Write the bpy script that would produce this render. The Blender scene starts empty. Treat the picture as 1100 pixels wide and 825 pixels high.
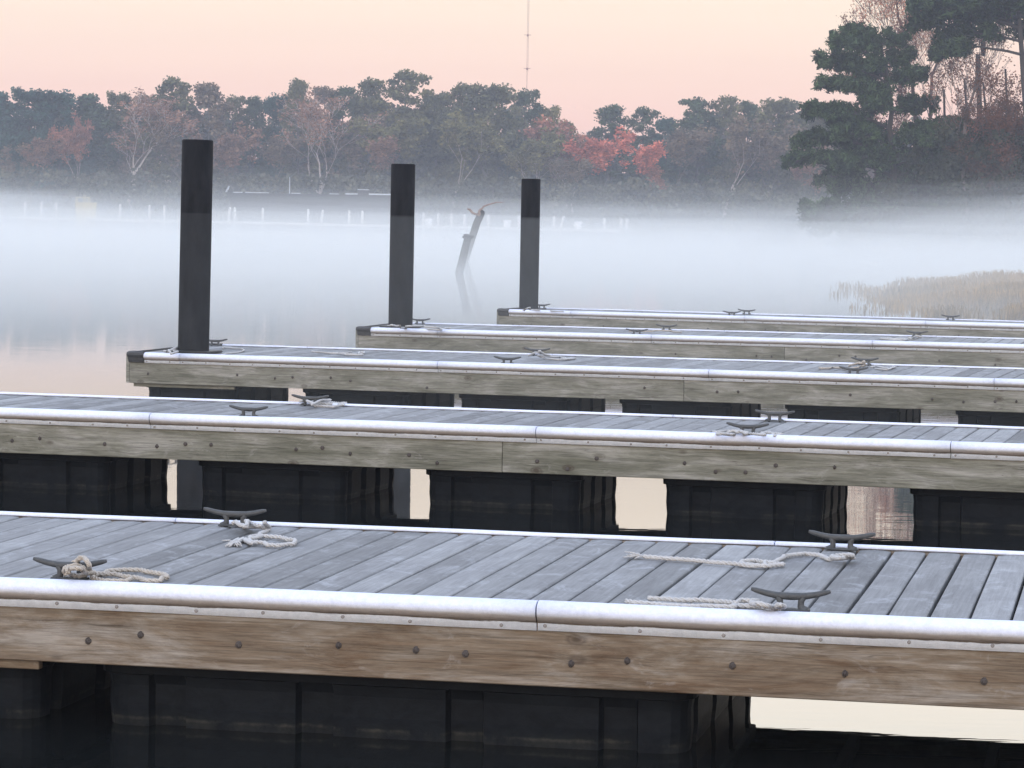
import bpy, math, random
import numpy as np
from mathutils import Matrix, Vector, noise

# ------------------------------------------------------------------ camera, sky, sun, exposure
S = bpy.context.scene
COL = S.collection
PI = math.pi
HC = 2.01                                  # eye height over the water
F = 3200.0                                 # focal length in photo pixels (1100 wide)
PITCH = math.atan(184.5 / F)
ROLL = 0.0165
cam_d = bpy.data.cameras.new('camera')
cam_d.sensor_width = 36.0
cam_d.lens = F / 1100 * 36
cam_d.clip_start = 0.1
cam_d.clip_end = 5000
cam = bpy.data.objects.new('camera', cam_d)
COL.objects.link(cam)
RM = Matrix.Rotation(PI / 2 - PITCH, 3, 'X') @ Matrix.Rotation(ROLL, 3, 'Z')
cam.matrix_world = Matrix.Translation((0, 0, HC)) @ RM.to_4x4()
S.camera = cam
S.render.resolution_x, S.render.resolution_y = 1024, 768

W = bpy.data.worlds.new('World')
S.world = W
W.use_nodes = True
nt = W.node_tree
nt.nodes.clear()
def N(nt, typ, **kw):
    n = nt.nodes.new(typ)
    for k, v in kw.items():
        if k.startswith('i_'):
            key = k[2:].replace('_', ' ')
            n.inputs[int(key) if key.isdigit() else key].default_value = v
        else:
            setattr(n, k, v)
    return n
def srgb(r, g, b):
    f = lambda c: (c / 255 / 12.92) if c / 255 <= 0.04045 else ((c / 255 + 0.055) / 1.055) ** 2.4
    return (f(r), f(g), f(b), 1)
def ramp(nt, stops, fac=None, interp='LINEAR'):
    r = N(nt, 'ShaderNodeValToRGB')
    r.color_ramp.interpolation = interp
    while len(r.color_ramp.elements) < len(stops):
        r.color_ramp.elements.new(0.5)
    for e, (p, c) in zip(r.color_ramp.elements, stops):
        e.position = p
        e.color = c if len(c) == 4 else (*c, 1)
    if fac is not None:
        nt.links.new(fac, r.inputs[0])
    return r
L = nt.links.new
tc = N(nt, 'ShaderNodeTexCoord')
sep = N(nt, 'ShaderNodeSeparateXYZ'); L(tc.outputs['Generated'], sep.inputs[0])
k = 1.0
sky_ramp = ramp(nt, [(0.0, (0.60, 0.47, 0.50)), (0.030, (0.86, 0.53, 0.49)), (0.052, (0.93, 0.635, 0.53)),
                     (0.074, (0.98, 0.76, 0.57)), (0.11, (1.0, 0.82, 0.65)), (0.18, (1.0, 0.93, 0.82)),
                     (0.34, (0.80, 0.85, 0.95)), (0.60, (0.61, 0.69, 0.87)), (1.0, (0.50, 0.60, 0.82))], sep.outputs[2])
nish = N(nt, 'ShaderNodeTexSky', sky_type='NISHITA', sun_disc=False)
nish.sun_elevation = math.radians(4)
nish.sun_rotation = math.radians(195)
nm = N(nt, 'ShaderNodeVectorMath', operation='SCALE'); nm.inputs['Scale'].default_value = 0.05
L(nish.outputs[0], nm.inputs[0])
gain = N(nt, 'ShaderNodeMapRange', i_1=0.075, i_2=0.15, i_3=1.0, i_4=2.1); L(sep.outputs[2], gain.inputs[0])
gm = N(nt, 'ShaderNodeVectorMath', operation='SCALE'); L(sky_ramp.outputs[0], gm.inputs[0]); L(gain.outputs[0], gm.inputs['Scale'])
ad = N(nt, 'ShaderNodeVectorMath', operation='ADD'); L(gm.outputs[0], ad.inputs[0]); L(nm.outputs[0], ad.inputs[1])
mps = N(nt, 'ShaderNodeMapping'); mps.inputs['Scale'].default_value = (1.2, 1.2, 30); L(tc.outputs['Generated'], mps.inputs[0])
sn_ = N(nt, 'ShaderNodeTexNoise', i_Scale=2.0, i_Detail=4.0, i_Roughness=0.55); L(mps.outputs[0], sn_.inputs['Vector'])
sr_ = ramp(nt, [(0.3, (0.955, 0.945, 0.955)), (0.65, (1, 1, 1))], sn_.outputs[0])
sm_ = N(nt, 'ShaderNodeVectorMath', operation='MULTIPLY'); L(ad.outputs[0], sm_.inputs[0]); L(sr_.outputs[0], sm_.inputs[1]); ad = sm_
bg = N(nt, 'ShaderNodeBackground', i_Strength=0.82); L(ad.outputs[0], bg.inputs[0])
wo = N(nt, 'ShaderNodeOutputWorld'); L(bg.outputs[0], wo.inputs[0])

sun_d = bpy.data.lights.new('sun', 'SUN')
sun_d.energy = 1.1
sun_d.angle = math.radians(30)
sun_d.color = (1.0, 0.91, 0.84)
sun = bpy.data.objects.new('sun', sun_d)
COL.objects.link(sun)
SD = Vector((0.25, 1.0, -0.20)).normalized()   # light travels this way: low, from behind the camera
sun.rotation_euler = SD.to_track_quat('-Z', 'Y').to_euler()

S.view_settings.view_transform = 'Standard'
S.view_settings.look = 'None'
S.view_settings.exposure = 0.32
S.view_settings.gamma = 1.0
S.cycles.use_denoising = True
try: S.cycles.denoiser = 'OPENIMAGEDENOISE'
except Exception: pass
S.cycles.max_bounces = 8
S.cycles.volume_bounces = 4
S.cycles.transparent_max_bounces = 24
S.cycles.diffuse_bounces = 3
S.cycles.glossy_bounces = 3
S.cycles.caustics_reflective = False

# ------------------------------------------------------------------ helpers
def ray(px, py):
    return RM @ Vector(((px - 550) / F, -(py - 412.5) / F, -1.0))
def at_z(px, py, z):
    d = ray(px, py); t = (z - HC) / d.z
    return Vector((0, 0, HC)) + d * t
def at_y(px, py, Y):
    d = ray(px, py); t = Y / d.y
    return Vector((0, 0, HC)) + d * t

class MB:
    """collects shapes for ONE mesh"""
    def __init__(s): s.v = []; s.f = []; s.n = 0
    def add(s, v, f):
        v = np.asarray(v, float)
        s.v.append(v); s.f.extend([tuple(i + s.n for i in q) for q in f]); s.n += len(v)
    def box(s, x0, x1, y0, y1, z0, z1, taper=0, j=0):
        t = taper
        v = [(x0 + t, y0 + t, z0), (x1 - t, y0 + t, z0), (x1 - t, y1 - t, z0), (x0 + t, y1 - t, z0), (x0, y0, z1), (x1, y0, z1), (x1, y1, z1), (x0, y1, z1)]
        s.add(v, [(3, 2, 1, 0), (4, 5, 6, 7), (0, 1, 5, 4), (1, 2, 6, 5), (2, 3, 7, 6), (3, 0, 4, 7)])
    def tube(s, pts, rad, n=8, cap=True):
        pts = [Vector(p) for p in pts]
        if not hasattr(rad, '__len__'): rad = [rad] * len(pts)
        vs = []; up = None
        for i, p in enumerate(pts):
            d = (pts[min(i + 1, len(pts) - 1)] - pts[max(i - 1, 0)])
            if d.length < 1e-9: d = Vector((0, 0, 1))
            d.normalize()
            if up is None:
                up = d.orthogonal().normalized()
            up = (up - d * up.dot(d))
            if up.length < 1e-6: up = d.orthogonal()
            up.normalize()
            w = d.cross(up)
            for j in range(n):
                a = 2 * PI * j / n
                vs.append(p + (up * math.cos(a) + w * math.sin(a)) * rad[i])
        fs = []
        for i in range(len(pts) - 1):
            for j in range(n):
                a = i * n + j; b = i * n + (j + 1) % n
                fs.append((a, b, b + n, a + n))
        if cap:
            fs.append(tuple(range(n - 1, -1, -1)))
            m = (len(pts) - 1) * n
            fs.append(tuple(range(m, m + n)))
        s.add(vs, fs)
    def lathe(s, prof, n=24, c=(0, 0)):
        vs = [(c[0] + r * math.cos(2 * PI * j / n), c[1] + r * math.sin(2 * PI * j / n), z) for r, z in prof for j in range(n)]
        fs = [(i * n + j, i * n + (j + 1) % n, (i + 1) * n + (j + 1) % n, (i + 1) * n + j) for i in range(len(prof) - 1) for j in range(n)]
        fs.append(tuple(range(n - 1, -1, -1))); m = (len(prof) - 1) * n; fs.append(tuple(range(m, m + n)))
        s.add(vs, fs)
    def extrude(s, prof, x0, x1, close=True):
        n = len(prof)
        vs = [(x0, a, b) for a, b in prof] + [(x1, a, b) for a, b in prof]
        fs = [(i, (i + 1) % n, (i + 1) % n + n, i + n) for i in range(n)]
        fs.append(tuple(range(n - 1, -1, -1))); fs.append(tuple(range(n, 2 * n)))
        s.add(vs, fs)
    def mesh(s, name, mat, smooth=False):
        me = bpy.data.meshes.new(name)
        me.from_pydata(np.concatenate(s.v).tolist() if s.v else [], [], s.f)
        if mat: me.materials.append(mat)
        if smooth: me.polygons.foreach_set('use_smooth', [True] * len(me.polygons))
        me.update()
        return me
    def build(s, name, mat, parent=None, smooth=False):
        o = bpy.data.objects.new(name, s.mesh(name, mat, smooth))
        COL.objects.link(o)
        if parent: o.parent = parent
        return o

def bevel(o, w, seg=2):
    import bmesh
    bm = bmesh.new(); bm.from_mesh(o.data)
    bmesh.ops.recalc_face_normals(bm, faces=bm.faces)
    bmesh.ops.bevel(bm, geom=bm.edges[:], offset=w, segments=seg, affect='EDGES', clamp_overlap=True)
    bm.to_mesh(o.data); bm.free()
    return o
def fixn(o):
    import bmesh
    bm = bmesh.new(); bm.from_mesh(o.data); bmesh.ops.recalc_face_normals(bm, faces=bm.faces)
    bm.to_mesh(o.data); bm.free(); return o
def tag(o, label=None, cat=None, group=None, kind=None):
    if label: o['label'] = label
    if cat: o['category'] = cat
    if group: o['group'] = group
    if kind: o['kind'] = kind
    return o
def empty(name, loc=(0, 0, 0), rz=0):
    o = bpy.data.objects.new(name, None); COL.objects.link(o)
    o.location = loc; o.rotation_euler = (0, 0, rz); o.empty_display_size = 0.1
    return o
def copy_tree(o, parent=None):
    c = o.copy(); COL.objects.link(c); c.parent = parent
    for ch in o.children: copy_tree(ch, c)
    return c

# ------------------------------------------------------------------ materials
def mat(name):
    m = bpy.data.materials.new(name); m.use_nodes = True
    t = m.node_tree; t.nodes.clear()
    b = N(t, 'ShaderNodeBsdfPrincipled'); o = N(t, 'ShaderNodeOutputMaterial')
    t.links.new(b.outputs[0], o.inputs[0])
    return m, t, b
def coords(t, scale=(1, 1, 1), kind='Object'):
    c = N(t, 'ShaderNodeTexCoord'); mp = N(t, 'ShaderNodeMapping'); mp.inputs['Scale'].default_value = scale
    t.links.new(c.outputs[kind], mp.inputs[0]); return mp.outputs[0]
def noise_n(t, vec, scale, detail=6, rough=0.6, dist=0.0):
    n = N(t, 'ShaderNodeTexNoise', i_Scale=scale, i_Detail=detail, i_Roughness=rough, i_Distortion=dist)
    t.links.new(vec, n.inputs['Vector']); return n.outputs[0]
def mix(t, fac, a, b, blend='MIX'):
    m = N(t, 'ShaderNodeMix', data_type='RGBA', blend_type=blend)
    for sock, v in ((m.inputs[0], fac), (m.inputs[6], a), (m.inputs[7], b)):
        if hasattr(v, 'is_output') or hasattr(v, 'links'): t.links.new(v, sock)
        else: sock.default_value = v
    return m.outputs[2]
def math_n(t, op, a, b=0.0, c=None):
    m = N(t, 'ShaderNodeMath', operation=op)
    for i, v in enumerate((a, b) if c is None else (a, b, c)):
        if hasattr(v, 'links'): t.links.new(v, m.inputs[i])
        else: m.inputs[i].default_value = v
    return m.outputs[0]
def bump(t, b, h, strength=0.3, dist=0.01):
    n = N(t, 'ShaderNodeBump', i_Strength=strength, i_Distance=dist)
    t.links.new(h, n.inputs['Height']); t.links.new(n.outputs[0], b.inputs['Normal'])

def m_deck():
    m, t, b = mat('weathered_deck_boards')
    g = N(t, 'ShaderNodeNewGeometry')
    isl = g.outputs['Random Per Island']
    base = ramp(t, [(0, (0.145, 0.147, 0.148)), (0.35, (0.185, 0.187, 0.188)), (0.75, (0.21, 0.212, 0.214)), (1, (0.275, 0.278, 0.28))], isl).outputs[0]
    # grain, shifted per board
    c = N(t, 'ShaderNodeTexCoord')
    off = N(t, 'ShaderNodeCombineXYZ'); t.links.new(math_n(t, 'MULTIPLY', isl, 37.0), off.inputs[1])
    ad = N(t, 'ShaderNodeVectorMath', operation='ADD'); t.links.new(c.outputs['Object'], ad.inputs[0]); t.links.new(off.outputs[0], ad.inputs[1])
    mp = N(t, 'ShaderNodeMapping'); mp.inputs['Scale'].default_value = (60, 2.2, 1); t.links.new(ad.outputs[0], mp.inputs[0])
    gr = noise_n(t, mp.outputs[0], 1.0, 7, 0.7, 0.4)
    mp2 = N(t, 'ShaderNodeMapping'); mp2.inputs['Scale'].default_value = (6, 2.0, 1); t.links.new(ad.outputs[0], mp2.inputs[0])
    bl = noise_n(t, mp2.outputs[0], 1.0, 5, 0.65, 0.6)
    col = mix(t, 1.0, base, ramp(t, [(0.25, (0.72, 0.72, 0.72)), (0.75, (1.22, 1.22, 1.22))], gr).outputs[0], 'MULTIPLY')
    col = mix(t, 1.0, col, ramp(t, [(0.25, (0.78, 0.78, 0.80)), (0.72, (1.18, 1.19, 1.2))], bl).outputs[0], 'MULTIPLY')
    # rime frost in streaky patches
    fr = noise_n(t, coords(t, (5, 3, 1)), 1.3, 9, 0.75, 0.8)
    fm = ramp(t, [(0.52, (0, 0, 0)), (0.74, (0.55, 0.55, 0.55))], fr).outputs[0]
    col = mix(t, fm, col, (0.45, 0.47, 0.50, 1))
    t.links.new(col, b.inputs['Base Color'])
    b.inputs['Roughness'].default_value = 0.85
    b.inputs['Specular IOR Level'].default_value = 0.25
    bump(t, b, gr, 0.35, 0.004)
    return m
def m_timber(name, ca, cb, cc, warm=0.0):
    """long grain along local X, knots, checks and stains"""
    m, t, b = mat(name)
    oi = N(t, 'ShaderNodeObjectInfo')
    c = N(t, 'ShaderNodeTexCoord')
    off = N(t, 'ShaderNodeCombineXYZ'); t.links.new(math_n(t, 'MULTIPLY', oi.outputs['Random'], 50.0), off.inputs[0])
    ad = N(t, 'ShaderNodeVectorMath', operation='ADD'); t.links.new(c.outputs['Object'], ad.inputs[0]); t.links.new(off.outputs[0], ad.inputs[1])
    def mp(s):
        q = N(t, 'ShaderNodeMapping'); q.inputs['Scale'].default_value = s; t.links.new(ad.outputs[0], q.inputs[0]); return q.outputs[0]
    big = noise_n(t, mp((1.1, 1, 5)), 1.3, 7, 0.68, 0.5)
    col = ramp(t, [(0.34, ca), (0.5, cb), (0.64, cc)], big).outputs[0]
    # growth ring lines, bent around knots
    vk = N(t, 'ShaderNodeTexVoronoi', feature='F1', i_Scale=1.0); t.links.new(mp((4.0, 0.001, 7.5)), vk.inputs['Vector'])
    kd = vk.outputs['Distance']
    bend = math_n(t, 'MULTIPLY', math_n(t, 'POWER', math_n(t, 'SUBTRACT', 1.0, math_n(t, 'MINIMUM', kd, 1.0)), 4.0), 0.03)
    sp = N(t, 'ShaderNodeSeparateXYZ'); t.links.new(ad.outputs[0], sp.inputs[0])
    cz = N(t, 'ShaderNodeCombineXYZ'); t.links.new(math_n(t, 'MULTIPLY', sp.outputs[0], 1.6), cz.inputs[0])
    t.links.new(math_n(t, 'MULTIPLY', math_n(t, 'ADD', sp.outputs[2], bend), 60.0), cz.inputs[2])
    gr = noise_n(t, cz.outputs[0], 1.0, 8, 0.72, 0.35)
    col = mix(t, 1.0, col, ramp(t, [(0.30, (0.42, 0.40, 0.38)), (0.46, (0.95, 0.95, 0.95)), (0.70, (1.3, 1.29, 1.27))], gr).outputs[0], 'MULTIPLY')
    # fine fibre
    fi = noise_n(t, mp((6, 1, 130)), 1.0, 7, 0.75)
    col = mix(t, 0.8, col, ramp(t, [(0.32, (0.55, 0.54, 0.53)), (0.5, (1, 1, 1)), (0.7, (1.3, 1.3, 1.3))], fi).outputs[0], 'MULTIPLY')
    # knots
    km = ramp(t, [(0.07, (1, 1, 1)), (0.11, (0.45, 0.45, 0.45)), (0.14, (0.7, 0.7, 0.7)), (0.20, (0, 0, 0))], kd).outputs[0]
    sel = ramp(t, [(0.66, (0, 0, 0)), (0.70, (0.8, 0.8, 0.8))], N_sep(t, vk.outputs['Color'])).outputs[0]
    col = mix(t, mix(t, 1.0, km, sel, 'MULTIPLY'), col, (0.055, 0.04, 0.03, 1))
    # long checks (cracks)
    ck = noise_n(t, mp((0.9, 1, 30)), 1.0, 3, 0.5, 0.2)
    cm = ramp(t, [(0.492, (0, 0, 0)), (0.50, (0.7, 0.7, 0.7)), (0.508, (0, 0, 0))], ck).outputs[0]
    cs = ramp(t, [(0.50, (0, 0, 0)), (0.60, (1, 1, 1))], noise_n(t, mp((1.3, 1, 3)), 1.0, 2)).outputs[0]
    col = mix(t, mix(t, 1.0, cm, cs, 'MULTIPLY'), col, (0.05, 0.04, 0.035, 1))
    # pale mineral blotches
    bl = noise_n(t, mp((4, 1, 9)), 1.0, 6, 0.7, 1.2)
    col = mix(t, ramp(t, [(0.58, (0, 0, 0)), (0.74, (0.42, 0.42, 0.42))], bl).outputs[0], col, (0.40, 0.39, 0.38, 1))
    t.links.new(col, b.inputs['Base Color'])
    b.inputs['Roughness'].default_value = 0.85
    b.inputs['Specular IOR Level'].default_value = 0.2
    bump(t, b, gr, 0.4, 0.004)
    return m
def N_sep(t, colsock):
    s = N(t, 'ShaderNodeSeparateColor'); t.links.new(colsock, s.inputs[0]); return s.outputs[0]
def m_rail():
    m, t, b = mat('frosted_white_vinyl')
    c = N(t, 'ShaderNodeTexCoord'); sp = N(t, 'ShaderNodeSeparateXYZ'); t.links.new(c.outputs['Object'], sp.inputs[0])
    n = noise_n(t, coords(t, (1.1, 1.1, 14)), 3.0, 9, 0.72, 0.4)
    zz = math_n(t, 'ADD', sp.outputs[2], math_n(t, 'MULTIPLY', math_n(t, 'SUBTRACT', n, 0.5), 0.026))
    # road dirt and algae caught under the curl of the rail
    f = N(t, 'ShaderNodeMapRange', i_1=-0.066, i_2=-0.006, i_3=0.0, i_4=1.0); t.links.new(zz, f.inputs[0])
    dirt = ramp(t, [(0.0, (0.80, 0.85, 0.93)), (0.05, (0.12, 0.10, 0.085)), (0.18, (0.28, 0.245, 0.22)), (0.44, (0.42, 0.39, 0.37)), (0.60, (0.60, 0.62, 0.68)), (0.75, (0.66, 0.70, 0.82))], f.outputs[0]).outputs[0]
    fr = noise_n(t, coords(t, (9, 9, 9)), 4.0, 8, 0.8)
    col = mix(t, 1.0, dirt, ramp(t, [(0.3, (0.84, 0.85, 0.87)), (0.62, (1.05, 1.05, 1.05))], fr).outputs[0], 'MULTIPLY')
    t.links.new(col, b.inputs['Base Color']); b.inputs['Roughness'].default_value = 0.85; b.inputs['Specular IOR Level'].default_value = 0.15
    bump(t, b, fr, 0.6, 0.005)
    return m
def m_plain(name, c0, c1, scale=8, rough=0.6, spec=0.4, bstr=0.3, metallic=0.0, detail=6, stretch=(1, 1, 1)):
    m, t, b = mat(name)
    n = noise_n(t, coords(t, stretch), scale, detail, 0.7, 0.3)
    t.links.new(ramp(t, [(0.3, c0), (0.7, c1)], n).outputs[0], b.inputs['Base Color'])
    b.inputs['Roughness'].default_value = rough
    b.inputs['Specular IOR Level'].default_value = spec
    b.inputs['Metallic'].default_value = metallic
    if bstr: bump(t, b, n, bstr, 0.01)
    return m
def m_float():
    m, t, b = mat('black_float_plastic')
    c = N(t, 'ShaderNodeTexCoord'); sp = N(t, 'ShaderNodeSeparateXYZ'); t.links.new(c.outputs['Object'], sp.inputs[0])
    n = noise_n(t, coords(t, (5, 5, 9)), 2.0, 8, 0.75, 0.6)
    col = ramp(t, [(0.3, (0.005, 0.006, 0.008)), (0.7, (0.012, 0.0145, 0.018))], n).outputs[0]
    # a dried scum line just above the water and slime below it
    zz = math_n(t, 'ADD', sp.outputs[2], math_n(t, 'MULTIPLY', math_n(t, 'SUBTRACT', n, 0.5), 0.03))
    f = N(t, 'ShaderNodeMapRange', i_1=-0.60, i_2=-0.45, i_3=0.0, i_4=1.0); t.links.new(zz, f.inputs[0])
    sl = ramp(t, [(0.0, (0.25, 0.25, 0.25)), (0.40, (0.3, 0.3, 0.3)), (0.47, (0.9, 0.9, 0.9)), (0.53, (0.1, 0.1, 0.1)), (0.7, (0, 0, 0))], f.outputs[0]).outputs[0]
    pn = ramp(t, [(0.42, (0, 0, 0)), (0.62, (1, 1, 1))], noise_n(t, coords(t, (3, 3, 2)), 3.0, 6, 0.7)).outputs[0]
    col = mix(t, mix(t, 1.0, sl, pn, 'MULTIPLY'), col, (0.045, 0.045, 0.038, 1))
    t.links.new(col, b.inputs['Base Color']); b.inputs['Roughness'].default_value = 0.55
    b.inputs['Specular IOR Level'].default_value = 0.04
    bump(t, b, n, 0.25, 0.01)
    return m
def m_rope(name, c0, c1):
    m, t, b = mat(name)
    w = N(t, 'ShaderNodeTexWave', wave_type='BANDS', bands_direction='DIAGONAL', i_Scale=75.0, i_Distortion=3.0)
    t.links.new(coords(t), w.inputs['Vector'])
    n = noise_n(t, coords(t), 12.0, 5)
    col = mix(t, n, c0, c1)
    col = mix(t, 1.0, col, ramp(t, [(0.0, (0.78, 0.77, 0.75)), (0.5, (1, 1, 1))], w.outputs[0]).outputs[0], 'MULTIPLY')
    t.links.new(col, b.inputs['Base Color']); b.inputs['Roughness'].default_value = 0.95
    bump(t, b, w.outputs[0], 0.6, 0.004)
    return m
def m_leaf(name, rough=0.8, trans=0.15, var=0.35, ns=0.28, lo=0.62, hi=1.35):
    """tint comes from the object's own colour; each leaf clump varies a little"""
    m, t, b = mat(name)
    oi = N(t, 'ShaderNodeObjectInfo'); g = N(t, 'ShaderNodeNewGeometry')
    v = ramp(t, [(0, (1 - var, 1 - var, 1 - var)), (1, (1 + var, 1 + var * 0.9, 1 + var * 0.6))], g.outputs['Random Per Island']).outputs[0]
    n = noise_n(t, coords(t), ns, 3, 0.6)
    v2 = ramp(t, [(0.32, (lo, lo * 1.08, lo * 1.12)), (0.68, (hi, hi * 0.95, hi * 0.82))], n).outputs[0]
    col = mix(t, 1.0, mix(t, 1.0, oi.outputs['Color'], v, 'MULTIPLY'), v2, 'MULTIPLY')
    t.links.new(col, b.inputs['Base Color']); b.inputs['Roughness'].default_value = rough
    b.inputs['Specular IOR Level'].default_value = 0.1
    tr = N(t, 'ShaderNodeBsdfTranslucent'); t.links.new(col, tr.inputs[0])
    ms = N(t, 'ShaderNodeMixShader', i_0=trans)
    out = [x for x in t.nodes if x.type == 'OUTPUT_MATERIAL'][0]
    t.links.new(b.outputs[0], ms.inputs[1]); t.links.new(tr.outputs[0], ms.inputs[2]); t.links.new(ms.outputs[0], out.inputs[0])
    return m
def m_bark(name):
    m, t, b = mat(name)
    oi = N(t, 'ShaderNodeObjectInfo')
    n = noise_n(t, coords(t, (3, 3, 0.7)), 3.0, 6, 0.7)
    col = mix(t, 1.0, oi.outputs['Color'], ramp(t, [(0.3, (0.6, 0.6, 0.6)), (0.7, (1.3, 1.3, 1.3))], n).outputs[0], 'MULTIPLY')
    t.links.new(col, b.inputs['Base Color']); b.inputs['Roughness'].default_value = 0.9
    return m
def m_water():
    m, t, b = mat('still_water')
    b.inputs['Base Color'].default_value = (0.007, 0.008, 0.008, 1)
    b.inputs['Roughness'].default_value = 0.015
    b.inputs['IOR'].default_value = 1.75
    n1 = noise_n(t, coords(t, (0.7, 2.0, 1)), 1.4, 3, 0.5, 0.3)
    n2 = noise_n(t, coords(t, (2.0, 6.0, 1)), 2.5, 2, 0.5, 0.2)
    h = math_n(t, 'ADD', n1, math_n(t, 'MULTIPLY', n2, 0.15))
    bump(t, b, h, 1.0, 0.0011)
    return m
def m_volume(name, color, dens, aniso=0.0):
    m = bpy.data.materials.new(name); m.use_nodes = True
    t = m.node_tree; t.nodes.clear()
    v = N(t, 'ShaderNodeVolumePrincipled'); o = N(t, 'ShaderNodeOutputMaterial')
    v.inputs['Color'].default_value = (*color, 1); v.inputs['Density'].default_value = dens
    v.inputs['Anisotropy'].default_value = aniso
    t.links.new(v.outputs[0], o.inputs['Volume'])
    return m

M_DECK = m_deck()
M_FAS1 = m_timber('brown_weathered_timber', (0.105, 0.068, 0.042), (0.17, 0.135, 0.10), (0.27, 0.245, 0.215))
M_FAS2 = m_timber('grey_weathered_timber', (0.11, 0.11, 0.085), (0.18, 0.178, 0.148), (0.28, 0.275, 0.25))
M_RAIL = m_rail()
M_FLOAT = m_float()
M_RUB = m_plain('black_corner_rubber', (0.012, 0.012, 0.013), (0.03, 0.03, 0.033), 20, 0.55, 0.35, 0.8)
M_PILE = m_plain('black_coated_pile', (0.003, 0.0035, 0.005), (0.018, 0.019, 0.022), 3.5, 0.7, 0.06, 0.5, detail=9, stretch=(2.2, 2.2, 0.7))
M_CLEAT = m_plain('galvanised_grey_iron', (0.032, 0.035, 0.038), (0.075, 0.078, 0.08), 30, 0.6, 0.4, 0.4)
M_BOLT = m_plain('rusty_bolt', (0.03, 0.022, 0.02), (0.09, 0.08, 0.075), 40, 0.6, 0.4, 0)
M_SCREW = m_plain('dull_screw', (0.16, 0.15, 0.15), (0.3, 0.29, 0.28), 60, 0.5, 0.4, 0)
M_DARK = m_plain('dark_wet_framing', (0.03, 0.028, 0.025), (0.06, 0.055, 0.05), 6, 0.8, 0.2, 0.2)
M_ROPE = m_rope('bleached_rope', (0.46, 0.455, 0.45, 1), (0.60, 0.60, 0.60, 1))
M_ROPET = m_rope('tan_rope', (0.42, 0.37, 0.31, 1), (0.58, 0.54, 0.49, 1))
M_LEAF = m_leaf('foliage')
M_NEEDLE = m_leaf('pine_needles', var=0.7, ns=0.75, lo=0.35, hi=2.1)
M_BARK = m_bark('bark')
M_WATER = m_water()
M_GROUND = m_plain('marsh_ground', (0.05, 0.045, 0.03), (0.10, 0.09, 0.06), 0.3, 0.95, 0.1, 0)
M_POST = m_plain('pale_weathered_post', (0.48, 0.48, 0.47), (0.64, 0.64, 0.63), 2, 0.8, 0.2, 0)
M_WHITE = m_plain('white_paint', (0.74, 0.75, 0.76), (0.84, 0.84, 0.84), 4, 0.5, 0.4, 0)
M_SNAG = m_plain('old_grey_piling', (0.02, 0.02, 0.022), (0.055, 0.053, 0.05), 5, 0.9, 0.1, 0.4, stretch=(3, 3, 0.6))

# ------------------------------------------------------------------ ground, water, haze, mist
def shore(X, Y):
    """signed height of the land: >0 on land"""
    n = noise.noise(Vector((X * 0.03, Y * 0.03, 1.3))) * 8 + noise.noise(Vector((X * 0.1, Y * 0.1, 7.3))) * 2
    far = (Y - 388 + n - 0.05 * abs(X)) / 10
    pen = min((Y - 196 + n * 0.5) / 8, (X - (0.094 * Y + 2.5) + n * 0.25) / 5)
    z = max(far, pen)
    if z < 0: return max(-1.6, z * 0.8)
    return min(z * 0.35, 0.9)
xs = np.unique(np.concatenate([np.linspace(-680, 680, 60), np.linspace(-110, 110, 120)]))
ys = np.unique(np.concatenate([np.linspace(-60, 680, 50), np.linspace(55, 440, 160)]))
vs = [(x, y, shore(x, y)) for y in ys for x in xs]
nx = len(xs)
fs = [(j * nx + i, j * nx + i + 1, (j + 1) * nx + i + 1, (j + 1) * nx + i) for j in range(len(ys) - 1) for i in range(nx - 1)]
g = MB(); g.add(vs, fs)
tag(g.build('ground', M_GROUND, smooth=True), kind='structure')
wm = MB(); wm.add([(-680, -60, 0), (680, -60, 0), (680, 420, 0), (-680, 420, 0)], [(0, 1, 2, 3)])
tag(wm.build('water', M_WATER), kind='structure')

hz = MB(); hz.box(-690, 690, -66, 690, -2.8, 62)
tag(hz.build('haze', m_volume('thin_haze', (0.82, 0.88, 1.0), 0.0005)), kind='stuff')

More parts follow.
